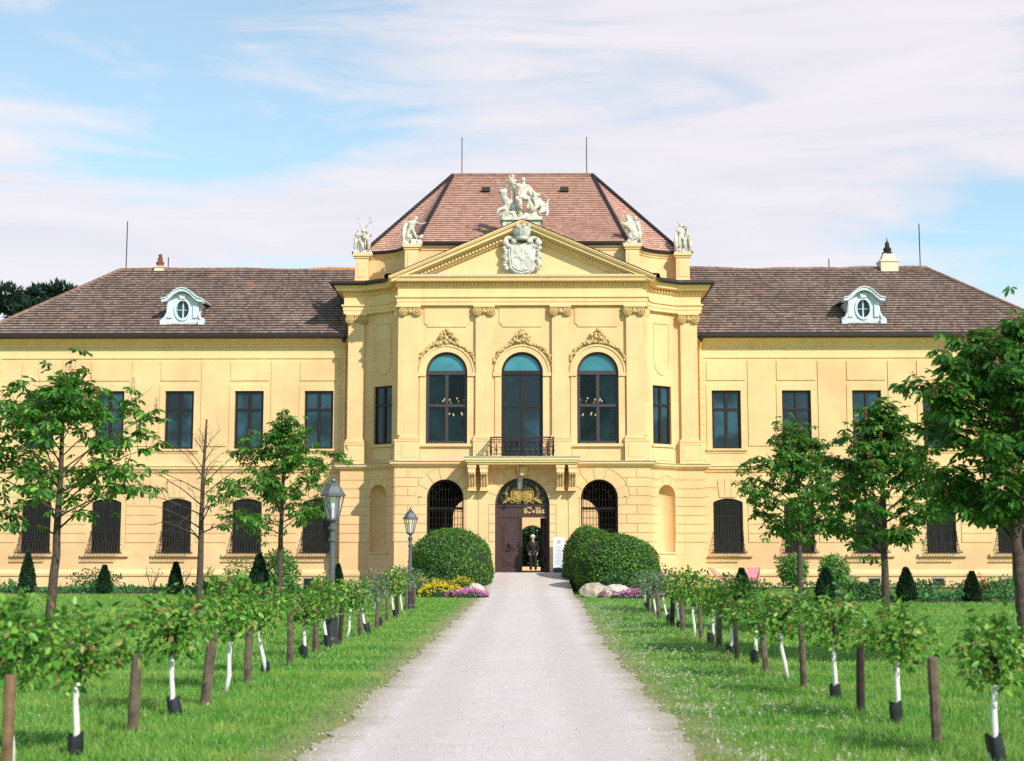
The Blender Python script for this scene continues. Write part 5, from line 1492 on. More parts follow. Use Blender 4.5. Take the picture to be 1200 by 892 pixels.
# ---- deck chairs by the right wing
def deck_chair(label, loc, rz):
    root = empty('deck_chair', loc, label, 'deck chair', 'pink deck chairs on the lawn', rz)
    mb = MB()
    for s in (-.3, .3):
        mb.tube([(s, .62, .98), (s, -.5, .08)], .025, 5); mb.tube([(s*.9, .5, .04), (s*.9, -.45, .42)], .025, 5)
    for y, z in ((.62, .98), (-.45, .42), (-.5, .08), (.5, .04)): mb.tube([(-.32, y, z), (.32, y, z)], .022, 5)
    f = link_mesh('frame', mb.mesh('frame', M['deck_wood']), root, (0, 0, 0))
    mb = MB(); pts = [(.62, 1.0), (.4, .72), (.15, .42), (-.1, .28), (-.3, .31), (-.45, .44)]
    vs = [(x, y, z) for x in (-.27, .27) for y, z in pts]
    mb.add(vs, [(i, i+1, i+7, i+6) for i in range(5)])
    mb.add([(a, b, c-.012) for a, b, c in vs], [(i+6, i+7, i+1, i) for i in range(5)])
    link_mesh('sling', mb.mesh('sling', M['deck_cloth'], True), root, (0, 0, 0))
deck_chair('pink canvas deck chair seen from the side, left of the two by the right wing', (9.25, 68, 0), R(66))
deck_chair('pink canvas deck chair turned to the garden, right of the two by the right wing', (10.65, 68.4, 0), R(-15))

# ================================================================== GROUND
def nz(x, s=0.0):
    return math.sin(x*1.7+s)*.5+math.sin(x*4.3+s*2.1)*.3+math.sin(x*9.7+s*.7)*.2
def edgeL(y): 
    k = .08*nz(y*.8, 1)+.04*nz(y*3, 4)+.02*nz(y*9, 2)
    return -1.55-(.08 if y > 60 else 0)+(k if y < 57 else .3*k)
def edgeR(y):
    k = .09*nz(y*.8, 7)+.045*nz(y*3, 2)+.02*nz(y*9, 3)
    wd = 1.60+max(0, min(1, (y-26)/24))*.45
    return wd+(k if y < 57 else .3*k)
def path_z(y): return .012+max(0, min(1, (y-57)/11.2))*.745

mb = MB(); mb.add([(-400, -60, 0), (400, -60, 0), (400, 900, 0), (-400, 900, 0)], [(0, 1, 2, 3)])
g = mb.build('ground', M['lawn']); tag(g, kind='structure')
mb = MB(); ys = [4+.08*k for k in range(int((69.6-4)/.08)+1)]
cols_ = (0, .06, .16, .35, .65, .84, .94, 1); nx = 7; vs, fs, uvs = [], [], []
for y in ys:
    l, r = edgeL(y), edgeR(y)
    for t in cols_: vs.append((l+(r-l)*t, y, path_z(y))); uvs.append((min(t, 1-t)*(r-l), y))
for i in range(len(ys)-1):
    for k in range(nx): fs.append((i*(nx+1)+k, i*(nx+1)+k+1, (i+1)*(nx+1)+k+1, (i+1)*(nx+1)+k))
mb.add(vs, fs, 0, uvs)
# side walls of the ramp
for i, y in enumerate(ys[:-1]):
    if y > 56.5:
        for a, b in ((i*(nx+1), (i+1)*(nx+1)), (i*(nx+1)+nx, (i+1)*(nx+1)+nx)):
            p, q = vs[a], vs[b]; mb.add([p, q, (q[0], q[1], -.1), (p[0], p[1], -.1)], [(0, 1, 2, 3)])
p = mb.build('path', M['gravel']); tag(p, kind='structure')
# courtyard floor
mb = MB(); mb.add([(-20, 77, .02), (20, 77, .02), (20, 110, .02), (-20, 110, .02)], [(0, 1, 2, 3)]); tag(mb.build('courtyard_floor', M['gravel']), kind='structure')
# planting beds along the wings
def bed(name, pts, h=.03):
    mb = MB(); c = (sum(p[0] for p in pts)/len(pts), sum(p[1] for p in pts)/len(pts), h)
    n = len(pts); mb.add([(x, y, .006) for x, y in pts]+[c], [(i, (i+1) % n, n) for i in range(n)])
    return tag(mb.build(name, M['soil']), kind='structure')
BL = [(-30+1.0*k, 60.2+.5*nz(k*.6, 3)) for k in range(25)]+[(-6.2, 66), (-6.2, 73.3), (-30, 73.3)]
BR1 = [(9+1.0*k, 69.6+.3*nz(k*.7, 5)) for k in range(22)]+[(30, 73.3), (9, 73.3)]
BR2 = [(8.6+.8*k, 49.4+.4*nz(k*.6, 2)) for k in range(18)]+[(23, 52.2)]+[(22-.8*k, 52.6+.3*nz(k*.6, 8)) for k in range(16)]
bed('bed_soil', BL); bed('bed_soil', BR1); bed('bed_soil', BR2)

# ---- grass blades (stuff)
def grass_points(n, x0, x1, y0, y1):
    p = np.stack([rng.uniform(x0, x1, n), rng.uniform(y0, y1, n)], 1)
    l = np.array([edgeL(y) for y in p[:, 1]]); r = np.array([edgeR(y) for y in p[:, 1]])
    dl = l-p[:, 0]; dr = p[:, 0]-r; d = np.maximum(dl, dr)
    wv = np.array([nz(a*2.3, 2)*.5+nz(b*1.9+a, 5)*.5 for a, b in p]); keep = (d > -.22) & ((rng.random(n) < np.clip(.10+(d+.32*wv)/.75, .0, 1)))
    return p[keep], d[keep]
PTS, SZ, HW = [], [], []
for n, x0, x1, y0, y1, h, wv in ((150000, -6, 6.5, 9.5, 20, .062, .010), (90000, -10, 10.5, 18, 32, .068, .016), (110000, -25, 25, 30, 60, .07, .028)):
    p, d = grass_points(n, x0, x1, y0, y1)
    PTS.append(p); clump = np.array([nz(a*.9, 1)*nz(b*.8, 2) for a, b in p])
    SZ.append(h*rng.uniform(.5, 1.25, len(p))*(1+.5*clump)*np.clip(.55+d*.5, .55, 1.1)); HW.append(np.full(len(p), wv))
P2 = np.concatenate(PTS); hgt = np.concatenate(SZ); hw = np.concatenate(HW); n = len(P2)
D = unit(np.stack([rng.normal(0, .38, n), rng.normal(0, .38, n), np.ones(n)], 1)); X, D, Nn = basis(D, rdirs(n))
X = X*(hw/hgt)[:, None]*rng.uniform(.5, 1.2, n)[:, None]
me = leaf_field('grass', [(-.5, 0, 0), (.5, 0, 0), (0, 1, .12)], [(0, 1, 2)], np.c_[P2, np.zeros(n)], X, D, Nn, hgt, M['grass'])
tag(link_mesh('grass', me), 'short green lawn grass growing on both sides of the gravel path', 'grass', kind='stuff')
# loose stones on the gravel, most of them along its edges
n = 2600; py = 8+48*rng.random(n)**1.5; t = rng.random(n); l = np.array([edgeL(a) for a in py]); r = np.array([edgeR(a) for a in py])
t = np.where(rng.random(n) < .6, np.where(rng.random(n) < .5, .16*t**1.5, 1-.16*t**1.5), t)
OCT_V = [(1, 0, 0), (0, 1, 0), (-1, 0, 0), (0, -1, 0), (0, 0, .7), (0, 0, -.7)]; OCT_F = [(0, 1, 4), (1, 2, 4), (2, 3, 4), (3, 0, 4), (1, 0, 5), (2, 1, 5), (3, 2, 5), (0, 3, 5)]
D = rdirs(n); X, D, Nn = basis(D, rdirs(n))
me = leaf_field('pebbles', OCT_V, OCT_F, np.c_[l-.1+(r-l+.2)*t, py, np.full(n, .016)], X, D, Nn, rng.uniform(.005, .013, n), M['pebble'])
tag(link_mesh('pebbles', me), 'loose stones lying on the gravel path and along its edges', 'pebbles', kind='stuff')
# wild flowers: pale clover and dandelion clocks, mostly along the right side of the path
P3 = []
for k in range(2600):
    y = 10+38*random.random()**1.3; t = random.random()
    x = edgeR(y)+.15+abs(random.gauss(0, .75)) if t < .8 else (edgeR(y)+random.uniform(.2, 7) if t < .93 else edgeL(y)-random.uniform(.2, 7))
    if t < .8 and nz(y*.9, 3)+nz(y*2.1, 5) < random.uniform(-.9, .8): continue
    P3.append((x, y, random.uniform(.03, .11)))
P3 = np.array(P3); mult = 5
pos = np.repeat(P3, mult, 0)+rng.normal(0, .012, (len(P3)*mult, 3)); n = len(pos)
D = rdirs(n); X, D, Nn = basis(D, rdirs(n))
me = leaf_field('wild_flowers', DIA_V, DIA_F, pos, X, D, Nn, rng.uniform(.016, .030, n), M['white_fl'])
tag(link_mesh('wild_flowers', me), 'pale clover and dandelion heads scattered through the lawn, thickest right of the path', 'wild flowers', kind='stuff')

# ================================================================== PLANTS
def cloud_pts(n, c, r, shell=.5, bumps=6, seed=0, squash=None):
    """points spread through an uneven ellipsoid, denser near the surface"""
    g_ = np.random.default_rng(seed); d = unit(g_.normal(size=(n, 3)))
    lob = unit(g_.normal(size=(bumps, 3))); k = np.max(d @ lob.T, axis=1)
    rad = (shell+(1-shell)*g_.random(n)**.6)*(.72+.36*np.clip(k, 0, 1)**2)
    return np.array(c)+d*rad[:, None]*np.array(r), d

def leaf_blob(name, n, c, r, size, mat, parent, seed=0, shell=.45, tmpl=(LEAF_V, LEAF_F), bumps=6, droop=.3, local=False, zmin=None, out=.8):
    p, d = cloud_pts(n, c, r, shell, bumps, seed)
    if zmin is not None: k = p[:, 2] > zmin; p, d = p[k], d[k]
    n = len(p); D = unit(d*out+rdirs(n)*.8+np.array([0, 0, -droop])); X, D, Nn = basis(D, unit(d+rdirs(n)*.5+np.array([0, 0, .6])))
    off = np.array(WO[parent.name]) if not local else np.zeros(3)
    me = leaf_field(name, tmpl[0], tmpl[1], p-off, X, D, Nn, size*rng.uniform(.65, 1.25, n), mat)
    return link_mesh(name, me, parent, (0, 0, 0))

# ---- rose trees
crowns = []
for v in range(5):
    g_ = np.random.default_rng(40+v)
    pos, d = cloud_pts(560, (0, 0, .87), (.44, .44, .37), .12, 8, 40+v)
    sh, sd = [], []
    for c in range(7):   # a few longer young shoots
        a = g_.uniform(0, 2*PI); el = g_.uniform(-.5, 1.2); L = g_.uniform(.42, .60); d0 = np.array([math.cos(a)*math.cos(el), math.sin(a)*math.cos(el), math.sin(el)*.8])
        m = 16; t = g_.uniform(.5, 1.0, m); sh.append(np.array([0, 0, .84])+d0*(t*L)[:, None]+g_.normal(0, .03, (m, 3))); sd.append(np.repeat(d0[None], m, 0))
    pos = np.concatenate([pos]+sh); dd = np.concatenate([d]+sd)
    n = len(pos); D = unit(dd*.7+rdirs(n)+np.array([0, 0, -.35])); X, D, Nn = basis(D, unit(rdirs(n)*.8+dd*.5+np.array([0, -.1, .7])))
    crowns.append(leaf_field('crown', LEAF_V, LEAF_F, pos, X, D, Nn, g_.uniform(.05, .095, n), M['rose_leaf']))
pale = []
for v in range(3):
    p, d = cloud_pts(420, (0, 0, .84), (.42, .42, .36), .3, 6, 90+v); n = len(p)
    D = unit(d+rdirs(n)); X, D, Nn = basis(D, unit(rdirs(n)+np.array([0, 0, 1])))
    pale.append(leaf_field('crown', LEAF_V, LEAF_F, p, X, D, Nn, rng.uniform(.05, .085, n), M['rose_pale']))
def rose(x, y, label, k):
    rj = random.Random(k*7+3)
    root = empty('rose_tree', (x, y, 0), label, 'rose tree', 'standard rose trees in rows along the path')
    lx, ly = rj.uniform(-.10, .10), rj.uniform(-.06, .06); s = rj.uniform(.94, 1.2); hz = rj.uniform(.90, 1.06)
    mb = MB(); mb.tube([(0, 0, 0), (lx*.5+.012, ly*.5, .2), (lx*.8-.01, ly*.8, .42), (lx, ly, .60)], [.029, .027, .025, .024], 8); link_mesh('trunk', mb.mesh('trunk', M['whitewash'], True), root, (0, 0, 0))
    mb = MB(); mb.tube([(lx, ly, .59), (lx+.01, ly, .68), (lx, ly+.01, .80)], [.028, .032, .026], 7)
    for q in range(6):
        a = rj.uniform(0, 6.28); mb.tube([(lx, ly, .74), (lx+.1*math.cos(a), ly+.1*math.sin(a), .86), (lx+.2*math.cos(a), ly+.2*math.sin(a), .90+rj.uniform(0, .12))], [.012, .008, .004], 5)
    link_mesh('stem', mb.mesh('stem', M['stem']), root, (0, 0, 0))
    if k % 4 != 3 and k:
        mb = MB(); h = rj.uniform(.14, .22); ox, oy = rj.uniform(-.02, .06), rj.uniform(-.03, .03)
        vs, fs = [], []
        for i, z in enumerate((0, h*.5, h)):
            for q in range(10):
                a = 2*PI*q/10; r_ = .058+.012*math.sin(3*a+k)+(.006 if i == 1 else 0); vs.append((ox*(1-z/h*.6)+r_*math.cos(a), oy+r_*math.sin(a), z+(.02*math.sin(2*a+k) if i == 2 else 0)))
        for i in range(2):
            for q in range(10): fs.append((i*10+q, i*10+(q+1) % 10, (i+1)*10+(q+1) % 10, (i+1)*10+q))
        mb.add(vs, fs); link_mesh('trunk_guard', mb.mesh('trunk_guard', M['guard'], True), root, (0, 0, 0))
    far = y > 30
    me = (pale[k % 3] if (far and k % 3 != 1) else crowns[k % 4])
    c = link_mesh('crown', me, root, (lx, ly, 0), rj.uniform(0, 6.28)); c.scale = (s*1.0, s*1.0, rj.uniform(.95, 1.1)*hz)
    return root
stake_mesh = {}
def stake(x, y, label, k, mat, h):
    rj = random.Random(k*11+1)
    root_label = label
    mb = MB(); r = rj.uniform(.040, .052); lx, ly = (rj.uniform(-.07, .07), rj.uniform(-.04, .04)) if k else (.0, .02)
    n = 9; vs, fs = [], []
    zs = [-.02, .15, .32, .5, h-.015, h]
    ph = rj.uniform(0, 6)
    for i, z in enumerate(zs):
        for q in range(n):
            a = 2*PI*q/n; rr = r*(1+.13*math.sin(2*a+ph+z)+rj.uniform(-.06, .06))*(.86 if i == 5 else 1); vs.append((lx*z/h+rr*math.cos(a), ly*z/h+rr*math.sin(a), z+(rj.uniform(-.012, .012) if i >= 4 else 0)))
    for i in range(5):
        for q in range(n): fs.append((i*n+q, i*n+(q+1) % n, (i+1)*n+(q+1) % n, (i+1)*n+q))
    fs.append(tuple(range(5*n, 6*n))); mb.add(vs, fs)
    o = link_mesh('wooden_stake', mb.mesh('wooden_stake', mat), None, (x, y, 0)); tag(o, label, 'stake', 'wooden stakes between the rose trees')

ORD = ['nearest', 'second', 'third', 'fourth', 'fifth', 'sixth', 'seventh', 'eighth', 'ninth', 'tenth', 'eleventh', 'twelfth', 'thirteenth', 'fourteenth', 'fifteenth', 'sixteenth']
RLs = [(-3.66, 11.2), (-3.44, 11.99), (-3.38, 14.95), (-3.31, 17.33), (-3.31, 20.02), (-3.29, 23.14), (-3.28, 25.75), (-3.2, 27.9), (-3.1, 30.2), (-3.12, 33.27), (-3.19, 37.74), (-3.29, 41.36), (-3.33, 45.31)]
SLs = [(-3.6, 10.9), (-3.38, 13.53), (-3.24, 15.9), (-3.27, 18.45), (-3.24, 21.55), (-3.31, 24.6), (-3.2, 26.95), (-3.05, 29.0), (-3.0, 31.6), (-3.13, 35.3), (-3.25, 39.5), (-3.3, 43.0), (-3.37, 47.0)]
RRs = [(3.8, 11.67), (3.71, 14.27), (3.65, 16.78), (3.55, 19.14), (3.54, 21.9), (3.45, 23.9), (3.51, 26.74), (3.51, 29.26), (3.55, 32.6), (3.59, 35.6), (3.6, 38.9), (3.7, 41.6), (3.8, 44.6)]
SRs = [(3.72, 12.87), (3.64, 15.4), (3.54, 17.95), (3.5, 20.5), (3.44, 22.9), (3.47, 25.31), (3.48, 27.9), (3.44, 30.8), (3.53, 34.0), (3.51, 37.1), (3.62, 40.2), (3.72, 43.1)]
desc = ['white-trunked standard rose with a leafy green crown', 'small rose tree with whitewashed stem']
for side, lst in (('left', RLs), ('right', RRs)):
    for k, (x, y) in enumerate(lst):
        g_ = ' and black guard' if (k+(0 if side == 'left' else 20)) % 4 != 3 else ', without a guard'
        if side == 'left' and k == 0: g_ = ', without a guard'
        far = y > 30
        lab = f"standard rose with whitewashed trunk{g_}, {ORD[k]}{'' if k == 0 else ' nearest'} in the {side} row"
        if k == len(lst)-1: lab = f"standard rose with whitewashed trunk{g_}, farthest of the {side} row"
        rose(x, y, lab, k+(0 if side == 'left' else 20))
for side, lst in (('left', SLs), ('right', SRs)):
    for k, (x, y) in enumerate(lst):
        mt, wd = (M['stake'], 'grey-brown')
        if side == 'left' and k == 0: mt, wd = M['stake_orange'], 'orange-streaked'
        if side == 'right' and k in (1, 4, 8): mt, wd = M['stake_dark'], 'dark brown'
        if side == 'left' and k in (6, 10): mt, wd = M['stake_dark'], 'dark brown'
        h = (.72, .70, .76, .68, .80)[k % 5]
        lab = f"short round {wd} wooden stake, {ORD[k]}{'' if k == 0 else ' nearest'} in the {side} row of roses"
        if side == 'left' and k == 0: lab = 'short round wooden stake with an orange streak, at the bottom left corner'
        stake(x, y, lab, k+(0 if side == 'left' else 30), mt, h)

# ---- horse chestnuts
def chestnut(x, y, label, trunk, R_, z0, z1, nl, seed, leaf, mat, per=5, bare=(0, 0, 0), flowers=30, tr=.065, prof=None, twig=5, skipf=0.0, longb=1.0, fill=14):
    """trunk: list of (dx, dy, z); crown radius R_ between z0 and z1"""
    g_ = random.Random(seed); global rng
    rng = np.random.default_rng(seed)
    root = empty('chestnut_tree', (x, y, 0), label, 'tree', 'young chestnut trees on the lawn')
    mb = MB()
    pts = [Vector(p) for p in trunk]
    zt = pts[-1].z
    # denser polyline
    P_ = []
    for a, b in zip(pts[:-1], pts[1:]):
        for k in range(4): P_.append(a.lerp(b, k/4)+Vector((g_.uniform(-.012, .012), g_.uniform(-.012, .012), 0)))
    P_.append(pts[-1])
    rad = [tr*(1.15 if p.z < .1 else 1)*(1-.85*max(0, p.z)/zt)+.012 for p in P_]
    mb.tube(P_, rad, 9); tk = mb.build('trunk', M['bark'], root, loc=(x, y, 0), smooth=True)
    def at_z(z):
        for a, b in zip(P_[:-1], P_[1:]):
            if a.z <= z <= b.z: return a.lerp(b, (z-a.z)/max(1e-6, b.z-a.z))
        return P_[-1].copy()
    pf = prof or (lambda f: (.55+.45*math.sin(PI*min(1, f*1.25+.12)))*(1-max(0, f-.55)*1.55))
    lb = MB(); pos, dirs, fl = [], [], []
    az = g_.uniform(0, 6.28)
    for i in range(nl):
        f = (i+.3)/nl
        az += 2.4+g_.uniform(-.4, .4)
        zs_ = z0+(z1-z0)*f*.86; p0 = at_z(min(zs_, zt-.02))
        L = R_*pf(f)*g_.uniform(.8, 1.12)
        rise = L*g_.uniform(.22, .62)+f*.25*R_
        d = Vector((math.cos(az), math.sin(az), 0))
        is_bare = bare[0] and not (math.cos(az) > bare[1] and f < bare[2])
        p1 = p0+d*L*.35+Vector((0, 0, rise*.45)); p2 = p0+d*L*.72+Vector((0, 0, rise*.82)); p3 = p0+d*L+Vector((0, 0, rise))
        br = .026*(1-.55*f)*longb
        lb.tube([p0, p1, p2, p3], [br, br*.75, br*.5, br*.25], 6)
        ends = [(p3, (p3-p2).normalized())]
        for t in range(twig):
            q = g_.uniform(.3, 1.0); b = p0.lerp(p1, q/.35) if q < .35 else (p1.lerp(p2, (q-.35)/.37) if q < .72 else p2.lerp(p3, (q-.72)/.28))
            dv = (d*g_.uniform(-.1, .9)+Vector((g_.uniform(-1, 1), g_.uniform(-1, 1), g_.uniform(-.55, .9)))).normalized()
            l2 = R_*g_.uniform(.12, .30)
            e = b+dv*l2
            lb.tube([b, b+dv*l2*.5+Vector((0, 0, .02)), e+Vector((0, 0, .04))], [br*.4, br*.3, br*.16], 5)
            ends.append((e+Vector((0, 0, .04)), dv))
        if not is_bare:
            for t in range(fill):
                q = g_.uniform(.25, 1.0)**.8; b = p0.lerp(p1, q/.35) if q < .35 else (p1.lerp(p2, (q-.35)/.37) if q < .72 else p2.lerp(p3, (q-.72)/.28))
                b = b+Vector((g_.gauss(0, .11), g_.gauss(0, .11), g_.gauss(0, .10)))*R_
                dd = Vector((g_.uniform(-1, 1), g_.uniform(-1, 1), g_.uniform(-.9, .5))).normalized(); pos.append(b); dirs.append(dd)
        for e, dv in ends:
            if is_bare: 
                if g_.random() < .99: continue
            if g_.random() < skipf: continue
            for k in range(per):
                a = 2*PI*k/per+g_.uniform(0, 1.2); s_ = Vector((math.cos(a), math.sin(a), g_.uniform(-.3, .5)))
                dd = (s_+dv*.5).normalized()
                pos.append(e+dd*leaf*g_.uniform(.25, .85)-dv*g_.uniform(0, leaf*1.1)); dirs.append((dd+Vector((0, 0, -.55))).normalized())
            if g_.random() < flowers/100*.8: fl.append((e+Vector((0, 0, .02)), (dv*.35+Vector((0, 0, 1))).normalized()))
    # leader
    if not bare[0]:
        for k in range(10):
            zc = zt-(z1-z0)*.22*g_.random(); e = at_z(zc)
            for q in range(4):
                a = g_.uniform(0, 6.28); dd = Vector((math.cos(a), math.sin(a), g_.uniform(-.2, .6))).normalized(); pos.append(e+dd*leaf*.9); dirs.append((dd+Vector((0, 0, -.5))).normalized())
    lb.build('branches', M['bark'], root, loc=(x, y, 0))
    pos = np.array([tuple(p) for p in pos]); D = np.array([tuple(p) for p in dirs]); n = len(pos)
    X, D, Nn = basis(D, unit(rdirs(n)*.5+np.array([0, 0, 1.])))
    me = leaf_field('leaves', PAL_V, PAL_F, pos, X, D, Nn, leaf*rng.uniform(.7, 1.2, n), mat); link_mesh('leaves', me, root, (0, 0, 0))
    if fl:
        p = np.array([tuple(a) for a, _ in fl]); D = np.array([tuple(b) for _, b in fl]); n = len(p); X, D, Nn = basis(D, rdirs(n))
        me = leaf_field('blossom', PAN_V, PAN_F, p, X, D, Nn, leaf*rng.uniform(.85, 1.2, n), M['blossom']); link_mesh('blossom', me, root, (0, 0, 0))
    return root
chestnut(-10.42, 32.8, 'tall chestnut with an open spreading crown and leaning grey trunk, far left of the lawn', [(0, 0, 0), (.1, .05, 1.6), (.12, .05, 3.2), (.18, 0, 5.4)], 2.5, 2.0, 5.35, 28, 11, .24, M['chestnut'], per=5, flowers=26, tr=.105, twig=5, skipf=.14, fill=11)
chestnut(-9.18, 42.2, 'nearly bare young chestnut with a few leafy shoots, between two leafy trees', [(0, 0, 0), (.03, 0, 1.8), (.02, .03, 3.6), (.1, 0, 5.5)], 1.9, 1.9, 5.3, 22, 23, .19, M['chestnut'], per=5, bare=(1, .35, .40), flowers=10, tr=.10, twig=5, fill=16)
chestnut(-8.95, 54.6, 'young chestnut with a pointed leafy crown and red blossom, behind the nearer lamp post', [(0, 0, 0), (0, 0, 2), (.05, 0, 4), (.1, 0, 6.8)], 2.15, 2.3, 6.5, 26, 35, .24, M['chestnut'], per=5, flowers=24, tr=.11, twig=5, skipf=.05, fill=20)
chestnut(7.28, 38.4, 'round-crowned young chestnut with pink blossom, nearest to the path on the right lawn', [(0, 0, 0), (.02, 0, 1.6), (.05, 0, 3.2), (0, 0, 4.85)], 1.6, 1.75, 4.8, 28, 41, .18, M['chestnut'], per=5, flowers=34, tr=.075, twig=6, fill=24)
chestnut(7.25, 29.2, 'middle chestnut of the right lawn with dense leaves and pink blossom', [(0, 0, 0), (.02, 0, 1.3), (.05, 0, 2.6), (-.05, 0, 4.4)], 1.38, 1.55, 4.45, 27, 52, .175, M['chestnut_dark'], per=5, flowers=30, tr=.08, twig=6, fill=22)
chestnut(7.25, 20.9, 'large dense dark green chestnut with a yellow-flecked trunk, at the right edge', [(0, 0, 0), (-.06, 0, .9), (-.12, 0, 1.8), (-.05, 0, 3.2), (-.05, 0, 4.65)], 1.34, 1.75, 4.7, 36, 63, .165, M['chestnut_dark'], per=6, flowers=36, tr=.10, twig=8, prof=lambda f: (.80+.28*math.sin(PI*f))*(1-max(0, f-.62)*1.5), fill=40)
rng = np.random.default_rng(99)

# ---- clipped hedges beside the ramp
def hedge(label, c, r, seed, n=15000, p=2.6):
    root = empty('clipped_hedge', (c[0], c[1], 0), label, 'hedge', 'clipped hedges flanking the door')
    g_ = np.random.default_rng(seed)
    def surf(d):
        k = (np.abs(d)**p).sum(1)**(-1/p); return d*k[:, None]
    dirs = unit(g_.normal(size=(n, 3))); s = surf(dirs)
    wob = 1+.022*np.sin(s[:, :1]*5+seed)+.022*np.sin(s[:, 1:2]*7+2)+.018*np.sin(s[:, 2:]*9+s[:, :1]*3)+np.where(g_.random((n, 1)) < .06, g_.uniform(0, .06, (n, 1)), 0)
    pos = s*np.array(r)*wob*(1-.035*g_.random((n, 1))); pos = pos+np.array(c); k = pos[:, 2] > .05; pos, dirs = pos[k], dirs[k]
    n = len(pos); nr = unit(dirs/np.array(r)); D = unit(rdirs(n)+nr*.35); X, D, Nn = basis(D, unit(nr+rdirs(n)*.45))
    me = leaf_field('foliage', DIA_V, DIA_F, pos-np.array([c[0], c[1], 0]), X, D, Nn, g_.uniform(.07, .13, n), M['box']); link_mesh('foliage', me, root, (0, 0, 0))
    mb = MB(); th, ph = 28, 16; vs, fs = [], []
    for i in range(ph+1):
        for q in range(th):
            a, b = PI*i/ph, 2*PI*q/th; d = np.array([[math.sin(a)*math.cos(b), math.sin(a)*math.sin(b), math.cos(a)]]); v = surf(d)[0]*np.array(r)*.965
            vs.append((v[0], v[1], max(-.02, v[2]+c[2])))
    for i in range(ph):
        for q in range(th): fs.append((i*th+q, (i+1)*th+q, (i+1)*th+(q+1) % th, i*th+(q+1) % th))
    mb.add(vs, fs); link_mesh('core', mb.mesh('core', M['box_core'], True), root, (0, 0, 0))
hedge('large rounded box hedge left of the door, behind the yellow flowers', (-3.0, 62.8, 1.0), (1.72, 3.6, 1.62), 1, 22000, 2.4)
hedge('rounded box hedge right of the door, the front one by the rocks', (3.92, 60.4, .92), (1.68, 1.75, 1.44), 2, 16000, 2.3)
hedge('rounded box hedge right of the door, the rear one partly hidden by the front hedge', (3.05, 65.8, 1.05), (1.22, 2.3, 1.72), 3, 15000, 2.3)

# ---- conical yews
def yew(x, y, h, r, label, k, n=2200):
    h, r = h*.93, r*.88
    root = empty('conical_yew', (x, y, 0), label, 'topiary', 'clipped conical yews along the wings')
    g_ = np.random.default_rng(200+k); t = g_.random(n)**.75; a = g_.uniform(0, 2*PI, n)
    prof = np.sin(np.clip((1-t)*1.25+.02, 0, PI/2))**.85*np.where(t < .12, .8+t*1.6, 1)
    rr = r*prof*g_.uniform(.86, 1.06, n); pos = np.stack([rr*np.cos(a), rr*np.sin(a), t*h+.02], 1)
    d = unit(np.stack([np.cos(a), np.sin(a), np.full(n, .55)], 1)); D = unit(d+rdirs(n)*.6); X, D, Nn = basis(D, unit(d+rdirs(n)*.5))
    link_mesh('foliage', leaf_field('foliage', DIA_V, DIA_F, pos, X, D, Nn, g_.uniform(.06, .11, n), M['yew']), root, (0, 0, 0))
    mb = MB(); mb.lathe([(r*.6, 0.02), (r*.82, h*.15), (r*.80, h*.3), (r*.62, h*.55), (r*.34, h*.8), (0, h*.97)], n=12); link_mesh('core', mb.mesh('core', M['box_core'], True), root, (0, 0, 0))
for k, a in enumerate([(-20.5, 61.0, 1.78, .42, 'tallest dark conical yew on the left, beside the leaning chestnut trunk'), (-16.9, 59.6, 1.22, .36, 'short egg-shaped dark yew under the second left window'), (-14.0, 59.6, 1.35, .36, 'slim dark conical yew left of the nearly bare tree'),
        (-9.9, 55.6, 1.72, .52, 'broad dark conical yew in front of a light green round bush on the left'), (-7.6, 61.0, 1.25, .3, 'small dark yew half hidden behind the nearer lamp post'),
        (7.95, 53.2, 1.15, .40, 'broad dark conical yew near the pink deck chairs on the right'), (9.75, 47.2, 1.22, .45, 'dark conical yew directly right of the nearest right lawn tree'), (12.85, 49.3, 1.2, .40, 'dark conical yew right of the middle right lawn tree trunk'), (15.3, 50.2, 1.05, .34, 'egg-shaped dark yew beside the red flowers on the right')]):
    yew(*a, k)

# ---- shrubs, flower cushions, rocks
def shrub(name, x, y, r, h, label, mat, k, n=500, size=.11, group=None, cat='shrub', stem=0.0, z=0.0):
    root = empty(name, (x, y, 0), label, cat, group)
    leaf_blob('foliage', n, (x, y, z+h/2+stem), (r, r, h/2*1.1), size, mat, root, 300+k, .35, zmin=.02, bumps=14)
    if stem or name == 'bush':
        mb = MB(); rj = random.Random(k)
        for q in range(5): a = rj.uniform(0, 6.28); mb.tube([(0, 0, 0), (.06*math.cos(a), .06*math.sin(a), stem*.6+.1), (r*.5*math.cos(a), r*.5*math.sin(a), stem+h*.5)], [.03, .025, .01], 5)
        link_mesh('stems', mb.mesh('stems', M['bark']), root, (0, 0, 0))
    return root
shrub('bush', -12.0, 62.5, .62, .95, 'loose open bush under the fourth left window, growing on thin stems', M['shrub'], 1, 330, .13, 'bushes along the wings', stem=.45)
shrub('bush', -9.95, 60.5, .85, 1.65, 'round light green bush behind the broad dark yew on the left', M['shrub'], 2, 2200, .13, 'bushes along the wings', stem=.1)
shrub('bush', 12.1, 66.0, .68, 1.25, 'round bright green ball bush right of the deck chairs', M['shrub'], 3, 1900, .13, 'bushes along the wings', stem=.3)
shrub('bush', 13.9, 66.0, .68, 1.25, 'round bright green ball bush half hidden behind the right lawn yew', M['shrub'], 4, 1900, .13, 'bushes along the wings', stem=.3)
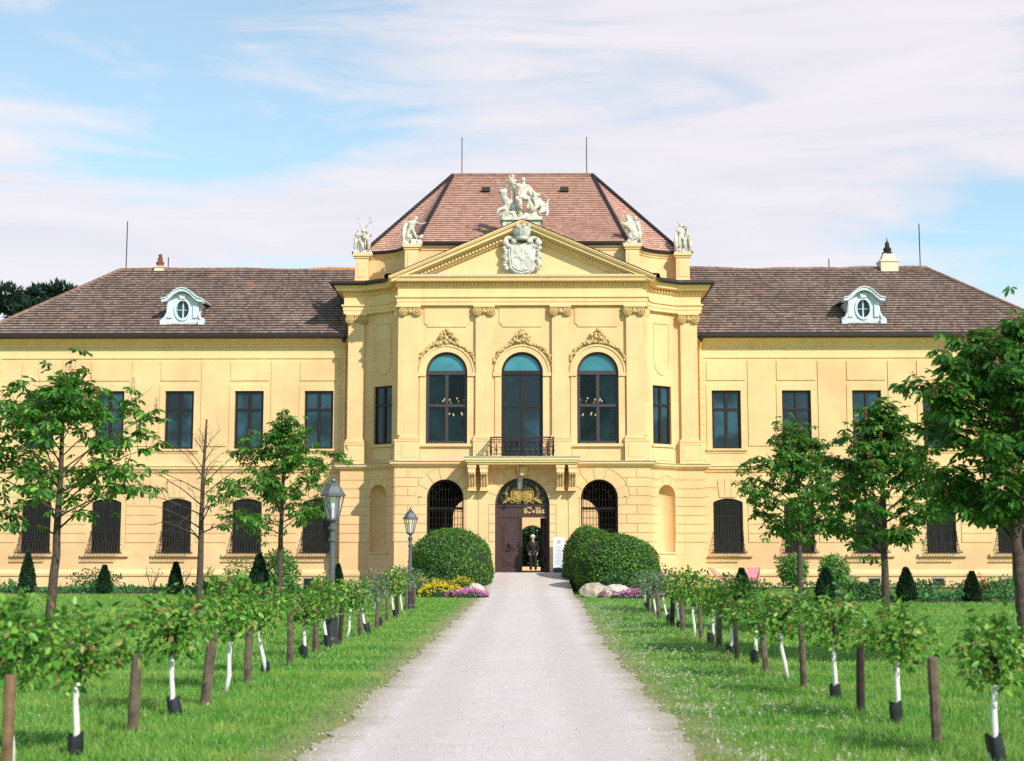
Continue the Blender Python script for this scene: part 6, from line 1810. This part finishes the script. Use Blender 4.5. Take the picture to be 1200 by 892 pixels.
LOW = [(-25.5, 64, .9, .9, 'low rose bush with pale pink blooms at the far left of the bed', 'shrub_dark'), (-23.6, 63, .9, .6, 'low bright green shrub between the far left window and the tallest yew', 'shrub'), (-18.3, 63, 1.15, .95, 'broad mid green shrub between the two leftmost yews', 'shrub_dark'),
       (-13.0, 62, .9, .65, 'low green shrub beside the slim left yew', 'shrub'), (-11.4, 61, .9, .55, 'low dark cushion shrub below the loose open bush', 'shrub_dark'), (-8.6, 63.5, .6, .5, 'small low shrub below the leafy tree behind the lamp post', 'shrub'),
       (11.2, 51.5, .55, .55, 'dark low shrub at the foot of the middle right lawn tree, left side', 'shrub_dark'), (12.1, 51.8, .55, .6, 'dark low shrub just left of the right lawn yew', 'shrub_dark'), (14.1, 52.6, .75, .62, 'broad leafy shrub under the cellar vent between two right yews', 'shrub_dark'), (16.6, 52.2, .8, .6, 'spreading green shrub right of the egg-shaped yew', 'shrub_dark'),
       (18.0, 55, 1.2, .75, 'low clipped green shrub at the right edge of the bed', 'shrub'), (15.2, 70.6, .9, .65, 'pale green low shrub against the right wing plinth', 'shrub'), (9.6, 70.8, .5, .45, 'reddish low shrub behind the left pink deck chair', 'rose_pale')]
for k, (x, y, r, h, lab, m) in enumerate(LOW): shrub('low_shrub', x, y, r, h, lab, M[m], 20+k, 650, .13, 'low shrubs in the beds')
shrub('flowering_bush', 15.95, 52.2, .42, .75, 'bush with bright red flowers behind the egg-shaped yew on the right', M['red_fl'], 40, 160, .10, None, 'bush', stem=.25)
# ground cover in the beds
pts = []
for k in range(6000):
    t = random.random()
    if t < .5: pts.append((random.uniform(-27, -7), random.uniform(60.0, 63.5)))
    elif t < .75: pts.append((random.uniform(9, 28), random.uniform(69.8, 72.5)))
    else: pts.append((random.uniform(9.5, 20), random.uniform(49.6, 52.4)))
pts = np.array(pts); k = np.array([nz(a*.9, 4)+nz(b*1.1+a*.3, 1) for a, b in pts]); keep = k > -.55; pts, k = pts[keep], k[keep]; n = len(pts)
pos = np.c_[pts, rng.uniform(.03, .22, n)*(1+.6*np.clip(k, -.5, 1))]
D = unit(rdirs(n)+np.array([0, 0, .5])); X, D, Nn = basis(D, unit(rdirs(n)*.6+np.array([0, -.3, 1])))
me = leaf_field('ground_cover', LEAF_V, LEAF_F, pos, X, D, Nn, rng.uniform(.12, .24, n), M['cover']); tag(link_mesh('ground_cover', me), 'low leafy ground cover filling the beds along both wings', 'ground cover', kind='stuff')
# thin bare rose canes by the left wall
for k, (x, y) in enumerate(((-16.1, 64), (-14.9, 64.5), (-13.55, 63))):
    root = empty('rose_cane', (x, y, 0), ('thin reddish rose canes with few leaves, right of the short egg-shaped yew', 'thin reddish rose canes with few leaves, midway between the second and third left yews', 'thin reddish rose canes with few leaves, just right of the slim yew')[k], 'rose bush', 'thin rose canes by the left wing')
    mb = MB(); rj = random.Random(k+70)
    for q in range(9): a = rj.uniform(0, 6.28); l = rj.uniform(.2, .5); mb.tube([(0, 0, 0), (l*.5*math.cos(a), l*.5*math.sin(a), .5), (l*math.cos(a), l*math.sin(a), rj.uniform(.7, 1.05))], [.014, .011, .006], 4)
    link_mesh('canes', mb.mesh('canes', M['terracotta']), root, (0, 0, 0))
    leaf_blob('foliage', 60, (x, y, .85), (.5, .4, .3), .09, M['rose_pale'], root, 500+k, .2)

def cushion(x, y, rx, ry, h, label, mat, k, n, size, core='box_core', group=None, cat='flowers', name='flower_cushion'):
    root = empty(name, (x, y, 0), label, cat, group)
    bl_ = 'blossom' if name == 'flower_cushion' else 'foliage'
    g_ = np.random.default_rng(600+k); a = g_.uniform(0, 2*PI, n); t = np.sqrt(g_.random(n)); lump = 1+.18*np.sin(3*a+k)+.1*np.sin(5*a)
    pos = np.stack([rx*t*lump*np.cos(a), ry*t*lump*np.sin(a), h*np.sqrt(np.clip(1-t**2.2, 0, 1))*(1+.2*np.sin(t*9+a*2))*g_.uniform(.8, 1.1, n)+.03], 1)
    D = unit(rdirs(n)+np.array([0, 0, .3])); X, D, Nn = basis(D, unit(rdirs(n)*.7+np.array([0, -.4, 1])))
    link_mesh(bl_, leaf_field(bl_, LEAF_V, LEAF_F, pos, X, D, Nn, size*g_.uniform(.7, 1.2, n), mat), root, (0, 0, 0))
    mb = MB(); mb.sphere((0, 0, 0), (rx*.9, ry*.9, h*.85), 12, 8, 0, .06); link_mesh('leaves', mb.mesh('leaves', M[core], True), root, (0, 0, 0))
G_Y, G_P = 'yellow flower cushions by the left hedge', 'pink flower cushions at the hedge ends'
cushion(-3.95, 57.6, .75, .7, .68, 'olive-yellow flowering cushion, leftmost beside the left hedge', M['olive_fl'], 1, 500, .09, group=G_Y)
cushion(-3.1, 55.8, .85, .7, .48, 'bright lemon yellow flower cushion in front of the left hedge', M['yellow_fl'], 2, 700, .085, group=G_Y)
cushion(-2.35, 57.6, .75, .6, .62, 'dull yellow flower cushion between the lemon yellow one and the pale rock', M['olive_fl'], 3, 500, .09, group=G_Y)
cushion(-1.95, 55.3, .85, .55, .26, 'low pink flower carpet at the left side of the path', M['pink_fl'], 4, 700, .075, group=G_P)
cushion(-1.0-.75, 57.8, .45, .5, .30, 'small deep pink flower cushion close to the path, left of the ramp', M['pink_fl'], 5, 350, .075, group=G_P)
cushion(4.4, 54.6, 1.25, .6, .27, 'wide pink flower carpet in front of the right hedge', M['pink_fl'], 6, 1000, .075, group=G_P)
cushion(4.9, 56.6, .8, .6, .75, 'green leafy perennial clump before the right hedge', M['shrub'], 7, 420, .13, cat='plant', name='leafy_clump')
cushion(3.6, 57.2, .7, .6, .8, 'grassy green clump behind the rocks of the right hedge', M['shrub_dark'], 8, 400, .13, cat='plant', name='leafy_clump')
cushion(-3.3, 58.9, 1.1, .5, .95, 'dark green leafy clump behind the yellow cushions', M['shrub_dark'], 9, 480, .14, cat='plant', name='leafy_clump')
def rock(x, y, rx, ry, h, label, k, mat):
    random.seed(900+k); mb = MB(); mb.sphere((0, 0, h*.35), (rx, ry, h*.65), 16, 11, 0, .075); mb.sphere((rx*.35, -ry*.2, h*.25), (rx*.7, ry*.8, h*.5), 13, 9, 0, .08)
    tag(mb.build('rock', mat, None, loc=(x, y, 0)), label, 'rock', 'rocks at the hedge ends')
rock(-1.75, 57.0, .36, .3, .50, 'pale rounded rock between yellow and pink flowers on the left', 1, M['pale_rock'])
rock(2.75, 55.6, .56, .40, .55, 'large pale brown boulder at the foot of the right hedge', 2, M['rock'])
rock(3.55, 55.0, .55, .45, .5, 'smaller cream boulder between the large boulder and the pink carpet', 3, M['pale_rock'])

# ---- pine beyond the left roof, trees behind the courtyard
pine = empty('pine_tree', (-37.5, 112, 0), 'dark flat-topped pine rising behind the left wing roof', 'tree')
mb = MB(); mb.tube([(-37.5, 112, 0), (-37.3, 112, 10), (-36.8, 112, 20.5)], [.45, .35, .16], 8)
rj = random.Random(31); blobs = []
for k in range(18):
    a = rj.uniform(0, 6.28); L = rj.uniform(.8, 4.2); z = 19.6+rj.uniform(0, 3.4)*(1-L/7); e = (-37+L*math.cos(a), 112+L*math.sin(a), z)
    mb.tube([(-37, 112, z-2.2), (-37+L*.5*math.cos(a), 112+L*.5*math.sin(a), z-.9), e], [.14, .09, .04], 5); blobs.append(e)
mb.build('trunk', M['bark'], pine)
P_, D_ = [], []
for k, e in enumerate(blobs):
    p, d = cloud_pts(520, e, (1.5, 1.5, .7), .2, 5, 700+k); P_.append(p); D_.append(d)
p = np.concatenate(P_); d = np.concatenate(D_); n = len(p); D = unit(d+rdirs(n)*.6+np.array([0, 0, .4])); X, D, Nn = basis(D, rdirs(n))
link_mesh('crown', leaf_field('crown', DIA_V, DIA_F, p-np.array(WO[pine.name]), X*.5, D, Nn, rng.uniform(.35, .7, n), M['pine']), pine, (0, 0, 0))
for k, (x, y) in enumerate(((-.6, 116), (2.2, 117))):
    t = empty('garden_tree', (x, y, 0), ('leafy green tree seen through the open door and far arch, left', 'leafy green tree seen through the open door and far arch, right')[k], 'tree', 'garden trees behind the courtyard')
    mb = MB(); mb.tube([(x, y, 0), (x, y, 2), (x+.1, y, 4)], [.16, .12, .05], 7)
    for q in range(6): a = q*1.1; mb.tube([(x, y, 1.2), (x+.8*math.cos(a), y+.8*math.sin(a), 2.4+.2*q)], [.06, .02], 5)
    mb.build('trunk', M['bark'], t)
    leaf_blob('crown', 3800, (x, y, 2.8), (2.6, 1.6, 3.0), .34, M['shrub_dark'], t, 800+k, .1, zmin=.1)
